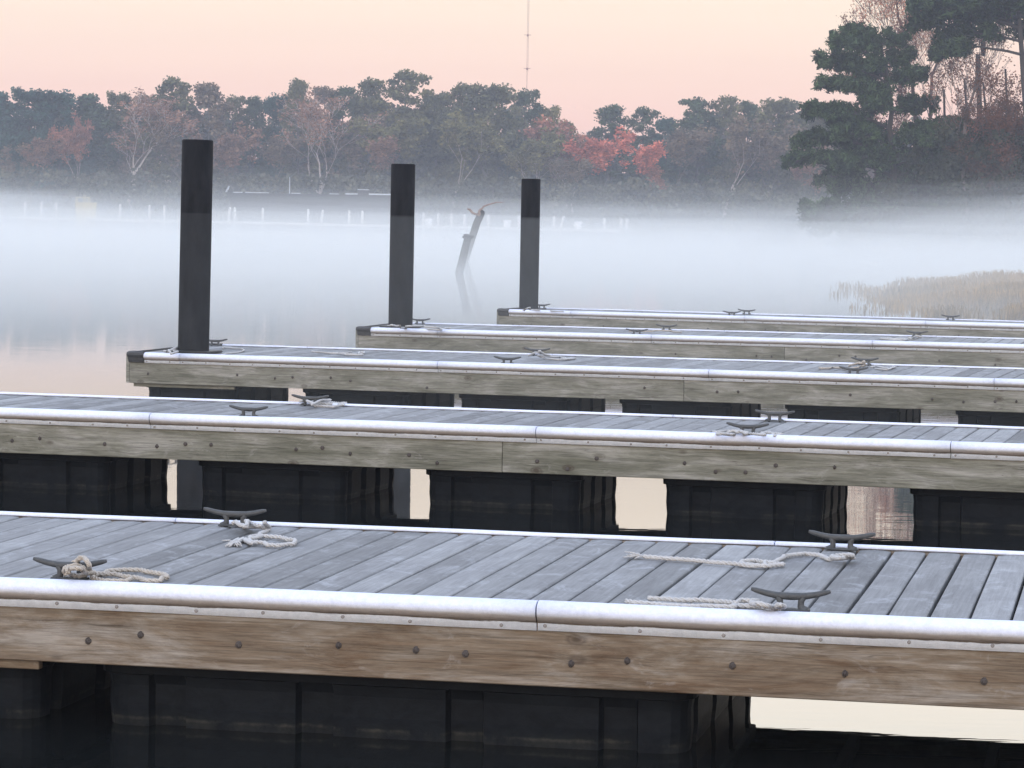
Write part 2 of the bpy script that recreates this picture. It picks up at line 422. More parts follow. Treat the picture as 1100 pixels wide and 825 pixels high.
def mist(y0, y1, top, dens, amp, seed, xw=170, x0=None, x1=None, edge=8):
    """a slab of ground mist with an uneven upper face, closed below the water"""
    x0 = -xw if x0 is None else x0; x1 = xw if x1 is None else x1
    nxx, nyy = 46, 56
    X = np.linspace(x0, x1, nxx); Y = y0 + (y1 - y0) * np.linspace(0, 1, nyy) ** 1.6
    tv = []
    for j, y in enumerate(Y):
        for i, x in enumerate(X):
            yy = y + (noise.noise(Vector((x * 0.07, seed, 0))) * 7 if j == 0 else 0)
            yy -= 5.5 * min(1.0, max(0.0, -x / 4.0)) * (1 - j / nyy) if y0 > 40 and y0 < 75 else 0
            h = top + amp * (noise.noise(Vector((x * 0.06, y * 0.022, seed))) + 0.5 * noise.noise(Vector((x * 0.15, y * 0.07, seed + 9))))
            e = min(1.0, j / edge) * (min(1.0, (nxx - 1 - i) / 6) if x1 < 0 else 1) * (min(1.0, i / 8) if x0 > 0 else 1)
            h = 0.02 + (max(0.05, h) - 0.02) * (e * e * (3 - 2 * e))
            tv.append((x, yy, h))
    n = len(tv)
    bv = [(x, y, -0.6) for x, y, _ in tv]
    f = []
    for j in range(nyy - 1):
        for i in range(nxx - 1):
            a = j * nxx + i
            f.append((a, a + 1, a + nxx + 1, a + nxx)); f.append((a + n, a + nxx + n, a + nxx + 1 + n, a + 1 + n))
    for i in range(nxx - 1):
        f.append((i, i + n, i + 1 + n, i + 1)); q = (nyy - 1) * nxx + i
        f.append((q, q + 1, q + 1 + n, q + n))
    for j in range(nyy - 1):
        a = j * nxx; f.append((a, a + nxx, a + nxx + n, a + n)); b = a + nxx - 1
        f.append((b, b + n, b + nxx + n, b + nxx))
    m = MB(); m.add(tv + bv, f)
    o = m.build('mist', m_volume('ground_mist', (0.905, 0.945, 0.945), dens))
    fixn(o)
    tag(o, kind='stuff', group='layers of ground mist over the water')
    return o
TOPS = [0.45, 0.75, 1.05, 1.35, 1.65, 1.95, 2.25, 2.6, 3.0, 3.6, 4.4]
SIG = lambda z: 0.037 * math.exp(-z / 0.80)
for i_, zt_ in enumerate(TOPS):
    # density falls off with height: each slab adds the difference to the next one
    d_ = SIG(zt_ - 0.15) - (SIG(TOPS[i_ + 1] - 0.15) if i_ + 1 < len(TOPS) else 0)
    mist(44 + 2.2 * i_, (236 + 3 * i_) if i_ < 7 else 372 + 2 * i_, zt_, d_, 0.10 + 0.26 * zt_, 1.0 + 1.37 * i_)
mist(24, 70, 1.93, 0.004, 0.06, 8.3)
for zt_, d_, sd_ in ((2.6, 0.0022, 3.1), (3.3, 0.0016, 5.2), (4.2, 0.0010, 6.6)):
    mist(150, 400, zt_ + 0.6, d_, 0.9, sd_, x0=-170, x1=-26 - 4 * zt_)
    mist(96, 201, zt_, d_ * 1.5, 0.8, sd_ + 4, x0=9 + 1.5 * zt_, x1=60)

# ------------------------------------------------------------------ docks
ZDS = {1: 0.56, 2: 0.56, 3: 0.49, 4: 0.49, 5: 0.49}   # freeboard of each dock
RAIL = [(0.035, 0.001), (0.028, 0.013), (0.010, 0.017), (-0.014, 0.013), (-0.030, 0.004), (-0.038, -0.006), (-0.041, -0.015), (-0.041, -0.027),
        (-0.036, -0.039), (-0.027, -0.050), (-0.019, -0.059), (-0.0135, -0.062), (-0.013, -0.093), (-0.001, -0.093), (-0.001, -0.002)]
def build_cleat_mesh():
    m = MB()
    P = [(-0.142, 0.074), (-0.125, 0.070), (-0.09, 0.061), (-0.05, 0.054), (0, 0.052), (0.05, 0.054), (0.09, 0.061), (0.125, 0.070), (0.142, 0.074)]
    m.tube([(x, 0, z) for x, z in P], [0.006, 0.0095, 0.011, 0.0125, 0.014, 0.0125, 0.011, 0.0095, 0.006], 10)
    for sx in (-1, 1):
        m.tube([(sx * 0.047, 0, 0.054), (sx * 0.038, 0, 0.036), (sx * 0.037, 0, 0.018), (sx * 0.045, 0, 0.006), (sx * 0.048, 0, 0.001)], [0.0125, 0.0115, 0.0125, 0.018, 0.023], 10)
    m.lathe([(0.020, 0.001), (0.020, 0.008), (0.016, 0.010)], 12, (0.0, 0))
    m.box(-0.068, 0.068, -0.021, 0.021, 0.0006, 0.008, -0.002)
    return m.mesh('cleat', M_CLEAT, True)
ME_CLEAT = build_cleat_mesh()
b_ = MB(); b_.lathe([(0.015, 0.0), (0.015, 0.003), (0.0105, 0.0035), (0.010, 0.008), (0.007, 0.010)], 10)
# 
ME_BOLT = b_.mesh('bolt', M_BOLT)
s_ = MB(); s_.lathe([(0.0075, 0.0), (0.0072, 0.003), (0.004, 0.005)], 8)
ME_SCREW = s_.mesh('screw', M_SCREW)

def float_parts(root, u0, u1, v0, v1, ribs, d=0.0):
    """one tub float: tapered body with rounded ends, lip, recessed ribs"""
    L_ = u1 - u0
    zt, zb = -0.306, -1.0
    # outline in plan with stepped grooves on the long sides
    def outline(inset, t):
        pts = []
        r = 0.10
        def groove(side):
            q = []
            n = ribs
            for k_ in range(n):
                c = u0 + L_ * (k_ + 0.5) / n
                w = 0.075
                q += [(c - w, 0), (c - w + 0.012, 0.045 * t), (c + w - 0.012, 0.045 * t), (c + w, 0)]
            return q
        fr = [(u, v0 + inset + dd) for u, dd in groove(0)]
        a = inset
        pts.append((u0 + a + r, v0 + a)); pts += fr; pts.append((u1 - a - r, v0 + a))
        for k_ in range(1, 4):
            an = -PI / 2 + PI / 2 * k_ / 4
            pts.append((u1 - a - r + r * math.cos(an), v0 + a + r + r * math.sin(an)))
        ev = []
        ne = 4
        for k_ in range(ne):
            c = v0 + (v1 - v0) * (k_ + 0.5) / ne; w = 0.06
            ev += [(c - w, 0), (c - w + 0.015, 0.04 * t), (c + w - 0.015, 0.04 * t), (c + w, 0)]
        pts.append((u1 - a, v0 + a + r)); pts += [(u1 - a - dd, v) for v, dd in ev]; pts.append((u1 - a, v1 - a - r))
        for k_ in range(1, 4):
            an = PI / 2 * k_ / 4
            pts.append((u1 - a - r + r * math.cos(an), v1 - a - r + r * math.sin(an)))
        pts.append((u1 - a - r, v1 - a)); pts += [(u, v1 - inset - dd) for u, dd in reversed(groove(1))]; pts.append((u0 + a + r, v1 - a))
        for k_ in range(1, 4):
            an = PI / 2 + PI / 2 * k_ / 4
            pts.append((u0 + a + r + r * math.cos(an), v1 - a - r + r * math.sin(an)))
        pts.append((u0 + a, v1 - a - r)); pts += [(u0 + a + dd, v) for v, dd in reversed(ev)]; pts.append((u0 + a, v0 + a + r))
        for k_ in range(1, 4):
            an = PI + PI / 2 * k_ / 4
            pts.append((u0 + a + r + r * math.cos(an), v0 + a + r + r * math.sin(an)))
        return pts
    levels = [(zb, 0.10, 0.5), (-0.72, 0.060, 1), (-0.60, 0.045, 1), (-0.48, 0.034, 1), (-0.40, 0.036, 1), (-0.36, 0.030, 0.6), (-0.353, 0.012, 0.0), (-0.312, 0.010, 0.0)]
    vs = []
    for z, ins, t in levels: vs += [(x, y, z) for x, y in outline(ins, t)]
    n = len(vs) // len(levels)
    fs = [(i * n + j, i * n + (j + 1) % n, (i + 1) * n + (j + 1) % n, (i + 1) * n + j) for i in range(len(levels) - 1) for j in range(n)]
    fs.append(tuple(range(n - 1, -1, -1))); fs.append(tuple(range((len(levels) - 1) * n, len(levels) * n)))
    m = MB(); m.add(vs, fs)
    return fixn(m.build('float', M_FLOAT, root))

def make_dock(idx, A, B, back, end_px, rseam, fseam, floats, lab, uend=14.0, brown=False, u_left=None):
    ZD = ZDS[idx]
    a = at_z(A[0], A[1], ZD); b = at_z(B[0], B[1], ZD)
    d = (b - a); d.z = 0; d.normalize()
    rz = math.atan2(d.y, d.x)
    nrm = Vector((-d.y, d.x, 0))
    if end_px is not None:
        # left end: where the front edge meets this pixel column
        y_at = A[1] + (end_px - A[0]) * (B[1] - A[1]) / (B[0] - A[0])
        org = at_z(end_px, y_at, ZD)
    else:
        org = a + d * (u_left - a.x)
    bk = at_z(back[0], back[1], ZD)
    Wd = (bk - a).dot(nrm)
    Lt = (uend - org.x)
    root = empty('dock', (org.x, org.y, ZD), rz)
    tag(root, lab, 'dock', 'parallel floating docks')
    inv = Matrix.Rotation(-rz, 3, 'Z')
    def loc(px, py, h=0.0):
        p = at_z(px, py, ZD + h); return inv @ (p - Vector((org.x, org.y, ZD)))
    def u_at(px):                 # u of a pixel column on the front edge
        y_at = A[1] + (px - A[0]) * (B[1] - A[1]) / (B[0] - A[0])
        return loc(px, y_at).x
    fas = M_FAS1 if brown else M_FAS2
    rng = random.Random(idx * 7 + 3)
    # deck boards, each an island with its own width, gap, crown and slight cupping
    m = MB(); u = 0.012
    bw = 0.139; xs_ = [0, 0.004, 0.03, bw / 2, bw - 0.03, bw - 0.004, bw]
    while u < Lt - 0.15:
        w = bw + rng.uniform(-0.003, 0.002); gp = rng.uniform(0.008, 0.014)
        sk = rng.uniform(-0.0025, 0.0025); dz = rng.uniform(-0.0022, 0.0)
        cup = rng.uniform(-0.001, 0.0025)
        wav = rng.uniform(-0.003, 0.003)
        prof = [(0, -0.006), (0.004, -0.0015), (w * 0.25, cup * 0.6), (w * 0.5, cup), (w * 0.75, cup * 0.6), (w - 0.004, -0.0015), (w, -0.006), (w, -0.034), (0, -0.034)]
        ks = 5; vs = []
        for q in range(ks):
            tt = q / (ks - 1); yv = 0.036 + tt * (Wd - 0.072)
            for px_, pz_ in prof: vs.append((u + px_ + sk * tt + wav * math.sin(tt * PI), yv, pz_ + dz - 0.002))
        nn = len(prof)
        fs = [(q * nn + j, q * nn + (j + 1) % nn, (q + 1) * nn + (j + 1) % nn, (q + 1) * nn + j) for q in range(ks - 1) for j in range(nn)]
        fs += [tuple(range(nn - 1, -1, -1)), tuple(range((ks - 1) * nn, ks * nn))]
        m.add(vs, fs)
        u += w + gp
    fixn(m.build('deck', M_DECK, root))
    # hidden framing below the boards
    m = MB()
    for k_ in range(4):
        vv = 0.12 + k_ * (Wd - 0.24 - 0.04) / 3
        m.box(0.05, Lt, vv, vv + 0.04, -0.235, -0.040)
    q = 0.6
    while q < Lt - 0.1:
        m.box(q, q + 0.04, 0.045, Wd - 0.045, -0.300, -0.238); q += 0.61
    m.build('frame', M_DARK, root)
    # fascia timbers front, back and end
    def segs(anchor, length):
        s0 = anchor
        while s0 > 0: s0 -= length
        out = []
        while s0 < Lt:
            out.append((max(s0, 0.0), min(s0 + length, Lt))); s0 += length
        return [s for s in out if s[1] - s[0] > 0.12]
    fz0, fz1 = -0.302, -0.006
    for side in (0, 1):
        for s0, s1 in segs(u_at(fseam) + (0 if side == 0 else 1.1), 6.05):
            mm = MB()
            y0, y1 = (0.0, 0.036) if side == 0 else (Wd - 0.036, Wd)
            mm.box(s0 + 0.0015, s1 - 0.0015, y0, y1, fz0 + rng.uniform(-0.003, 0.003), fz1)
            fo = bevel(mm.build('fascia_board', fas, root), 0.004, 1)
            if side == 0 and uend:
                us = s0 + rng.uniform(0.2, 0.4)
                while us < s1 - 0.1:
                    if rng.random() < (0.62 if idx < 3 else 0.4):
                        bo = bpy.data.objects.new('bolt', ME_BOLT); COL.objects.link(bo); bo.parent = fo
                        bo.location = (us, -0.0003, -0.20 + rng.uniform(-0.02, 0.02) - (0.05 if rng.random() < .12 else 0)); bo.rotation_euler = (PI / 2, 0, rng.uniform(0, 1))
                    us += rng.choice([0.19, 0.2, 0.21, 0.30])
        for s0, s1 in segs(u_at(rseam) + (0 if side == 0 else 0.6), 2.77):
            if end_px is not None: s0 = max(s0, 0.17)
            mm = MB()
            pr = RAIL if side == 0 else [(Wd - p, z) for p, z in RAIL]
            pr2 = pr
            # a long extrusion with a few sections so that it can sag a hair
            ks = 9; vs = []
            for q in range(ks):
                x = s0 + 0.003 + (s1 - s0 - 0.006) * q / (ks - 1)
                dz = rng.uniform(-0.0015, 0.0015)
                for p, z in pr2: vs.append((x, p, z + dz))
            nn = len(pr2)
            fs = [(q * nn + j, q * nn + (j + 1) % nn, (q + 1) * nn + (j + 1) % nn, (q + 1) * nn + j) for q in range(ks - 1) for j in range(nn)]
            fs += [tuple(range(nn - 1, -1, -1)), tuple(range((ks - 1) * nn, ks * nn))]
            mm.add(vs, fs)
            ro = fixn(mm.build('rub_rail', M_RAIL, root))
            for i_, pl in enumerate(ro.data.polygons): pl.use_smooth = len(pl.vertices) == 4
            if side == 0:
                us = s0 + 0.03
                while us < s1 - 0.02:
                    so = bpy.data.objects.new('screw', ME_SCREW); COL.objects.link(so); so.parent = ro
                    so.location = (us, -0.0128, -0.076 + rng.uniform(-0.004, 0.004)); so.rotation_euler = (PI / 2, 0, 0)
                    us += rng.uniform(0.24, 0.36) if us > s0 + 0.1 or True else 0.1
    if end_px is not None:
        mm = MB(); mm.box(-0.037, -0.001, 0.0, Wd, fz0, fz1)
        bevel(mm.build('end_fascia', fas, root), 0.004, 1)
        mm = MB(); mm.box(-0.055, -0.0375, 0.18, Wd - 0.18, -0.10, 0.012)
        bevel(mm.build('end_bumper', M_RUB, root), 0.006, 2)
        # curved rubber corner pieces
        for side in (0, 1):
            pts = []
            for k_ in range(9):
                an = PI / 2 * k_ / 8
                pts.append((-0.03 + 0.10 * (1 - math.sin(an)) - 0.055, -0.04 + 0.10 * (1 - math.cos(an)) + 0.0))
            path = [(0.165, -0.040)] + [(0.04, -0.040)] + [(0.04 - 0.09 * math.sin(PI / 2 * k_ / 6), 0.05 - 0.09 * math.cos(PI / 2 * k_ / 6)) for k_ in range(1, 7)] + [(-0.05, 0.175)]
            mm = MB(); vs = []
            for x, y in path:
                cx, cy = (x, y)
                # inward direction
                ix, iy = (0.04 - x, 0.05 - y)
                l = math.hypot(ix, iy)
                if x > 0.05: ix, iy, l = 0, 1, 1
                if y > 0.06: ix, iy, l = 1, 0, 1
                ix /= l; iy /= l
                for dd, z in ((0, -0.012), (0.006, 0.012), (0.03, 0.024), (0.075, 0.020), (0.075, 0.0035), (0.0445, 0.0035), (0.0445, -0.088), (0.02, -0.088), (0.012, -0.04)):
                    X_, Y_ = cx + ix * dd, cy + iy * dd
                    vs.append((X_, Y_ if side == 0 else Wd - Y_, z))
            nn = 9; ks = len(path)
            fs = [(q * nn + j, q * nn + (j + 1) % nn, (q + 1) * nn + (j + 1) % nn, (q + 1) * nn + j) for q in range(ks - 1) for j in range(nn)]
            fs += [tuple(range(nn - 1, -1, -1)), tuple(range((ks - 1) * nn, ks * nn))]
            mm.add(vs, fs)
            fixn(mm.build('corner_bumper', M_RUB, root))
    # floats under the deck
    for (f0, f1, rb) in floats(u_at, Lt):
        float_parts(root, f0, f1, 0.12, Wd - 0.16, rb)
    return dict(root=root, loc=loc, u_at=u_at, W=Wd, org=org, rz=rz, d=d, n=nrm)

def fl1(u_at, Lt):
    a0, a1 = u_at(88), u_at(744)
    l = a1 - a0
    r1 = u_at(34)
    return [(r1 - l, r1, 4), (r1 - 2 * l - 0.3, r1 - l - 0.3, 4), (a0, a1, 4), (a1 + 1.45, a1 + 1.45 + l, 4), (a1 + 3.0 + l, a1 + 3.0 + 2 * l, 4)]
def flp(anchor, length, pitch, first=0.1, rb=2, extra=None):
    def f(u_at, Lt):
        out = []; s = u_at(anchor)
        while s > first + pitch * 0.9: s -= pitch
        while s + length < Lt - 0.1:
            if s > 0.05: out.append((s, s + length - (0.10 if anchor == 447 and abs(s + length - u_at(97)) < 0.6 else 0), rb))
            s += pitch
        if extra: out.append((0.09, extra, 2))
        return out
    return f
D = {}
D[1] = make_dock(1, (0, 624.5), (1100, 673.0), (0, 552.6), None, 578, 1400, fl1, 'nearest floating dock with a browner fascia and two pairs of roped cleats', uend=6.5, brown=True, u_left=-6.2)
D[2] = make_dock(2, (0, 440.2), (1100, 479.4), (0, 423.2), None, 577, 540, flp(447, 1.13, 1.66), 'second floating dock from the front, just behind the browner nearest one', uend=9.0, u_left=-5.0)
D[3] = make_dock(3, (158, 380.2), (1100, 409.2), (300, 371.6 + 1.4), 139, 762, 735, flp(317, 1.15, 1.665, first=1.45, extra=1.08), 'middle floating dock whose left end carries the tallest black piling', uend=13.0)
D[4] = make_dock(4, (398, 353.0), (1100, 371.3), (560, 350.6), 385, 700, 843, flp(500, 1.15, 1.66), 'floating dock second from the back, with the middle black piling at its end', uend=13.0)
D[5] = make_dock(5, (540, 333.0), (1100, 349.0), (700, 334.6), 536, 800, 906, flp(620, 1.15, 1.66), 'farthest and shortest looking floating dock, its end holding the smallest black piling', uend=13.0)
for k_, d in D.items():
    print('dock', k_, 'W=%.2f' % d['W'], 'org', tuple(round(c, 2) for c in d['org']), 'rz=%.2f deg' % math.degrees(d['rz']))

# extra timber cleats of the frame showing below the fascia (dock 1 left, dock 3 left)
mm = MB(); u1 = D[1]['u_at'](38); mm.box(u1 - 2.2, u1, 0.045, 0.085, -0.342, -0.303)
bevel(mm.build('ledger_board', M_FAS1, D[1]['root']), 0.003, 1)
mm = MB(); mm.box(0.03, 1.14, 0.045, 0.085, -0.342, -0.303)
bevel(mm.build('ledger_board', M_FAS2, D[3]['root']), 0.003, 1)

# ------------------------------------------------------------------ cleats (bolted on: parts of the docks)
CL = [(1, 75, 'f', 4), (1, 252, 'b', 3), (1, 904, 'b', -2), (1, 849, 'f', 2),
      (2, 267, 'f', 0), (2, 333, 'b', 2), (2, 803, 'f', 3), (2, 832, 'b', 0),
      (3, 231, 'b', 3), (3, 545, 'f', 0), (3, 577, 'b', 2), (3, 917, 'f', 0), (3, 929, 'b', 2),
      (4, 451, 'b', 4), (4, 684, 'f', 0), (4, 716, 'b', 2), (4, 985, 'b', 0),
      (5, 582, 'b', 0), (5, 802, 'b', 0), (5, 786, 'f', 0), (5, 1021, 'b', 0)]
for dk, px, side, rot in CL:
    d = D[dk]; ZD = ZDS[dk]
    v = 0.135 if side == 'f' else d['W'] - 0.12
    # u such that the point (u, v) projects to this pixel column
    lo, hi = 0.0, 20.0
    for _ in range(50):
        mid = (lo + hi) / 2
        p = d['org'] + d['d'] * mid + d['n'] * v
        q = RM.transposed() @ (Vector((p.x, p.y, ZD - HC)))
        if 550 + F * q.x / -q.z < px: lo = mid
        else: hi = mid
    o = bpy.data.objects.new('cleat', ME_CLEAT); COL.objects.link(o); o.parent = d['root']
    o.location = (lo, v, 0.002); o.rotation_euler = (0, 0, math.radians(rot)); o.scale = (1.0,) * 3 if dk > 1 else (1.03,) * 3
    y = 412.5 - F * q.y / -q.z
    print('cleat', dk, side, px, round(y, 1))

# ------------------------------------------------------------------ pilings at the dock ends
def piling(dk, x0, x1, ytop, lab):
    d = D[dk]; ZD = ZDS[dk]
    xc = (x0 + x1) / 2
    # centre line of the pile stands 0.40 m in from the front edge
    p = None
    lo, hi = -1, 20
    for _ in range(50):
        mid = (lo + hi) / 2
        c = d['org'] + d['d'] * mid + d['n'] * 0.46
        q = RM.transposed() @ Vector((c.x, c.y, ZD - HC))
        if 550 + F * q.x / -q.z < xc: lo = mid
        else: hi = mid
    r = (x1 - x0) / 2 / F * c.y
    zt = at_y(xc, ytop, c.y).z
    root = empty('piling', (c.x, c.y, 0))
    tag(root, lab, 'piling', 'black pilings at the dock ends')
    m = MB(); m.lathe([(r, -1.4), (r, 0.5), (r * 1.003, 1.4), (r, zt - 0.012), (r - 0.012, zt)], 40)
    o = m.build('post', M_PILE, root, True)
    for pl in o.data.polygons: pl.use_smooth = len(pl.vertices) == 4
    m = MB(); m.box(-r - 0.075, r + 0.075, -r - 0.05, r + 0.075, ZD + 0.004, ZD + 0.028)
    g_ = bevel(m.build('pile_guide', M_RUB, root), 0.008, 2); g_.rotation_euler = (0, 0, d['rz'])
    print('pile', dk, 'r=%.3f' % r, 'top', round(zt, 2))
    return root
P3 = piling(3, 190.5, 224, 150, 'leftmost and largest black round piling, standing at the end of the middle dock')
P4 = piling(4, 417, 443, 176, 'middle one of the three black round pilings, in front of the foggy water')
P5 = piling(5, 557.5, 578, 192, 'rightmost and smallest black round piling, at the end of the farthest dock')
# slight lean of each pile
for o, (ax, ay) in ((P3, (0.0, 0.010)), (P4, (0.0, 0.003)), (P5, (0, 0.002))):
    o.rotation_euler = (ax, ay, 0)

# ------------------------------------------------------------------ ropes lying on the docks
def spline(pts, n=6):
    P = [Vector(p) for p in pts]; P = [P[0]] + P + [P[-1]]
    out = []
    for i in range(1, len(P) - 2):
        for k_ in range(n):
            t_ = k_ / n
            out.append(0.5 * ((2 * P[i]) + (P[i + 1] - P[i - 1]) * t_ + (2 * P[i] - 5 * P[i + 1] + 4 * P[i + 2] - P[i + 3 if i + 3 < len(P) else -1]) * t_ ** 2
                       + (3 * P[i + 1] - P[i] - 3 * P[i + 2] + P[i + 3 if i + 3 < len(P) else -1]) * t_ ** 3))
    out.append(P[-2]); return out
def rope(dk, pts, lab, r=0.0095, m=None, fray=False, extra=()):
    W3 = []; ZD = ZDS[dk]; dy = (-5.5 if pts[0][0] > 600 else -3.0) if (dk == 1 and pts[0][1] > 610) else 0
    pts = [(p[0], p[1] + dy, *p[2:]) for p in pts]; extra = [[(p[0], p[1] + dy, *p[2:]) for p in e] for e in extra]
    for p in pts:
        h = p[2] if len(p) > 2 else 0.0
        W3.append(at_z(p[0], p[1], ZD + 0.002 + r + h))
    base = W3[-1].copy(); base.z = ZD
    mb = MB()
    sp = spline(W3, 7)
    rnd = random.Random(int(pts[0][0]))
    def strands(path):
        # resample to even steps and twist three strands round the line
        out = [path[0]]
        for q in path[1:]:
            while (q - out[-1]).length > 0.010: out.append(out[-1] + (q - out[-1]).normalized() * 0.010)
        if len(out) < 4: return
        fr = []; up = None
        for i_, p in enumerate(out):
            d_ = out[min(i_ + 1, len(out) - 1)] - out[max(i_ - 1, 0)]; d_.normalize()
            if up is None: up = d_.orthogonal()
            up = (up - d_ * up.dot(d_))
            if up.length < 1e-5: up = d_.orthogonal()
            up.normalize(); fr.append((up.copy(), d_.cross(up)))
        for st in range(3):
            pts_ = []
            for i_, p in enumerate(out):
                a_ = 2 * PI * (st / 3 + i_ * 0.010 / 0.075)
                pts_.append(p + (fr[i_][0] * math.cos(a_) + fr[i_][1] * math.sin(a_)) * r * 0.50 - base)
            mb.tube(pts_, r * 0.60, 6)
    def lay(path):
        if dk <= 2: strands(path)
        else: mb.tube([p - base for p in path], r, 9)
    lay(sp)
    for ex in extra:
        e3 = [at_z(p[0], p[1], ZD + 0.002 + r + (p[2] if len(p) > 2 else 0)) for p in ex]
        lay(spline(e3, 7))
    if fray:
        e = sp[-1]; dr = (sp[-1] - sp[-4]).normalized()
        for k_ in range(26):
            w = Vector((dr.x + rnd.uniform(-.7, .7), dr.y + rnd.uniform(-.9, .9), rnd.uniform(-.05, .25))).normalized() * rnd.uniform(0.03, 0.09)
            s = e + Vector((rnd.uniform(-.008, .008), rnd.uniform(-.008, .008), 0))
            q2 = s + w; q2.z = max(ZD + 0.004, q2.z - 0.01)
            mb.tube([s - base, (s + w * 0.5) - base, q2 - base], [0.004, 0.0035, 0.002], 5)
    o = mb.build('rope', m or M_ROPE, None, True)
    o.location = base
    tag(o, lab, 'rope', 'dock lines lying on the decks')
    return o
def wrap(px, py, w=14, h=0.03):
    """turns of rope round a cleat stem"""
    return [(px - w, py - 1, h), (px - w * .3, py + 2.5, h * .9), (px + w * .6, py + 1, h), (px + w * .3, py - 4, h * 1.2), (px - w * .6, py - 3, h * 1.1), (px - w * .4, py + 2, h * .6), (px + w * .7, py + 1.5, h * .4)]
rope(1, [(66, 619, .01), (70, 613, .045), (80, 610, .06), (90, 613, .05), (93, 619, .02), (84, 622, .01), (74, 620, .02), (72, 614, .05), (82, 613, .07), (92, 618, .03),
         (100, 621), (114, 616.5), (135, 615), (158, 617), (175, 619.5), (180, 623), (172, 627), (150, 624), (126, 620), (106, 619), (99, 623), (110, 626.5), (128, 627), (141, 625)],
     'tan and white rope knotted round the leftmost cleat of the nearest dock, looping right', 0.0095, M_ROPET, extra=[[(70, 620, .01), (78, 608, .05), (86, 602, .09), (94, 606, .085), (96, 613, .04), (93, 619, .01)]])
rope(1, [(250, 562, .02), (258, 564, .03), (266, 560, .04), (272, 563, .03), (262, 566, .0), (276, 566, .01), (284, 561, .03), (290, 567), (280, 573), (268, 577), (282, 576), (300, 577), (316, 580), (316, 584), (300, 586), (284, 583), (268, 580), (254, 583)],
     'white rope with a frayed end by the back left cleat of the nearest dock', 0.0095, M_ROPE, True, extra=[[(277, 582), (262, 580), (248, 584)]])
rope(1, [(918, 599, .005), (904, 600, .02), (893, 598, .02), (905, 596, .03), (917, 597, .02), (905, 600, .005), (880, 596), (858, 595.5), (843, 597), (835, 602), (843, 606), (825, 608), (800, 606), (797, 603), (812, 602), (828, 604), (822, 607.5), (790, 605.5), (760, 603), (720, 600), (690, 597.5)],
     'long white rope running left from the back right cleat of the nearest dock', 0.0095, M_ROPE, True)
rope(1, [(696, 648), (730, 650), (770, 651.5), (796, 650, .01), (806, 653, .02), (822, 656, .02), (836, 655, .04), (843, 657, .02), (834, 659, .01), (824, 656, .03), (836, 660, .005), (815, 657), (790, 657.5), (745, 657), (700, 654), (672, 651)],
     'doubled white rope lying along the white rail left of the front right cleat', 0.0095, M_ROPE)
rope(2, [(322, 431, .02), (336, 433, .03), (345, 430, .03), (333, 432, .01), (350, 434), (368, 435), (372, 433), (352, 432), (338, 435), (352, 436.5), (366, 435.5)],
     'pale rope bunched by the back left cleat of the second dock', 0.010)
rope(2, [(766, 464), (780, 463), (792, 464, .02), (803, 465, .03), (796, 463, .02), (782, 465), (770, 466), (784, 467), (806, 466, .02), (818, 465), (832, 468), (838, 467), (824, 465)],
     'pale rope lying both sides of the front right cleat on the second dock', 0.010)
rope(3, [(176, 377), (184, 375.5), (190, 378, .03), (184, 380, .05), (181, 376.5, .07), (187, 374, .05), (192, 377)], 'short rope tied at the foot of the leftmost black piling', 0.011)
rope(3, [(238, 381), (255, 378.5), (262, 376), (258, 374.5), (245, 373.5), (240, 374)], 'thin rope looped on the deck just right of the leftmost black piling', 0.008)
rope(3, [(335, 377.5), (358, 379.5), (375, 380.2), (386, 378), (391, 379), (390, 381), (372, 381), (362, 379.5), (378, 378)], 'thin white rope laid in a flat triangle on the middle dock', 0.008)
rope(3, [(568, 382, .01), (574, 379, .06), (580, 377, .10), (584, 380, .07), (578, 382, .03), (590, 383), (605, 384.5), (618, 385), (606, 386), (586, 385)], 'white rope coiled on a cleat in the centre of the middle dock', 0.011)
rope(3, [(912, 393, .02), (922, 390, .06), (928, 388, .09), (930, 392, .05), (920, 395, .02), (905, 395), (890, 395.5), (880, 395)], 'dull rope knotted on the right hand cleats of the middle dock', 0.011, M_ROPET)
rope(3, [(935, 394), (950, 395), (962, 394.2), (956, 396.3), (940, 396)], 'short loose rope end right of the roped cleats of the middle dock', 0.009, M_ROPE)
rope(4, [(416, 350, .0), (420, 349, .03), (425, 350, .05), (430, 352, .02), (436, 350.5, .04), (446, 350, .03), (456, 351, .02), (470, 352.2), (484, 352.5), (476, 353.8), (452, 353)], 'bunched white rope round the foot of the middle black piling', 0.012)
rope(4, [(676, 355.5), (690, 356, .01), (704, 355, .03), (712, 355, .04), (720, 356, .02), (732, 357)], 'dull rope between the two middle cleats of the second dock from the back', 0.010, M_ROPET)
rope(4, [(976, 363, .02), (984, 361, .07), (991, 362, .06), (984, 364, .02), (970, 364), (955, 363), (946, 363.6), (962, 365), (975, 365)], 'grey rope heaped on the right cleat of the second dock from the back', 0.012)
rope(5, [(562, 333, .01), (566, 331, .06), (569, 332.5, .03), (575, 333), (596, 334.2), (604, 334.6)], 'short pale rope at the foot of the smallest black piling', 0.010)

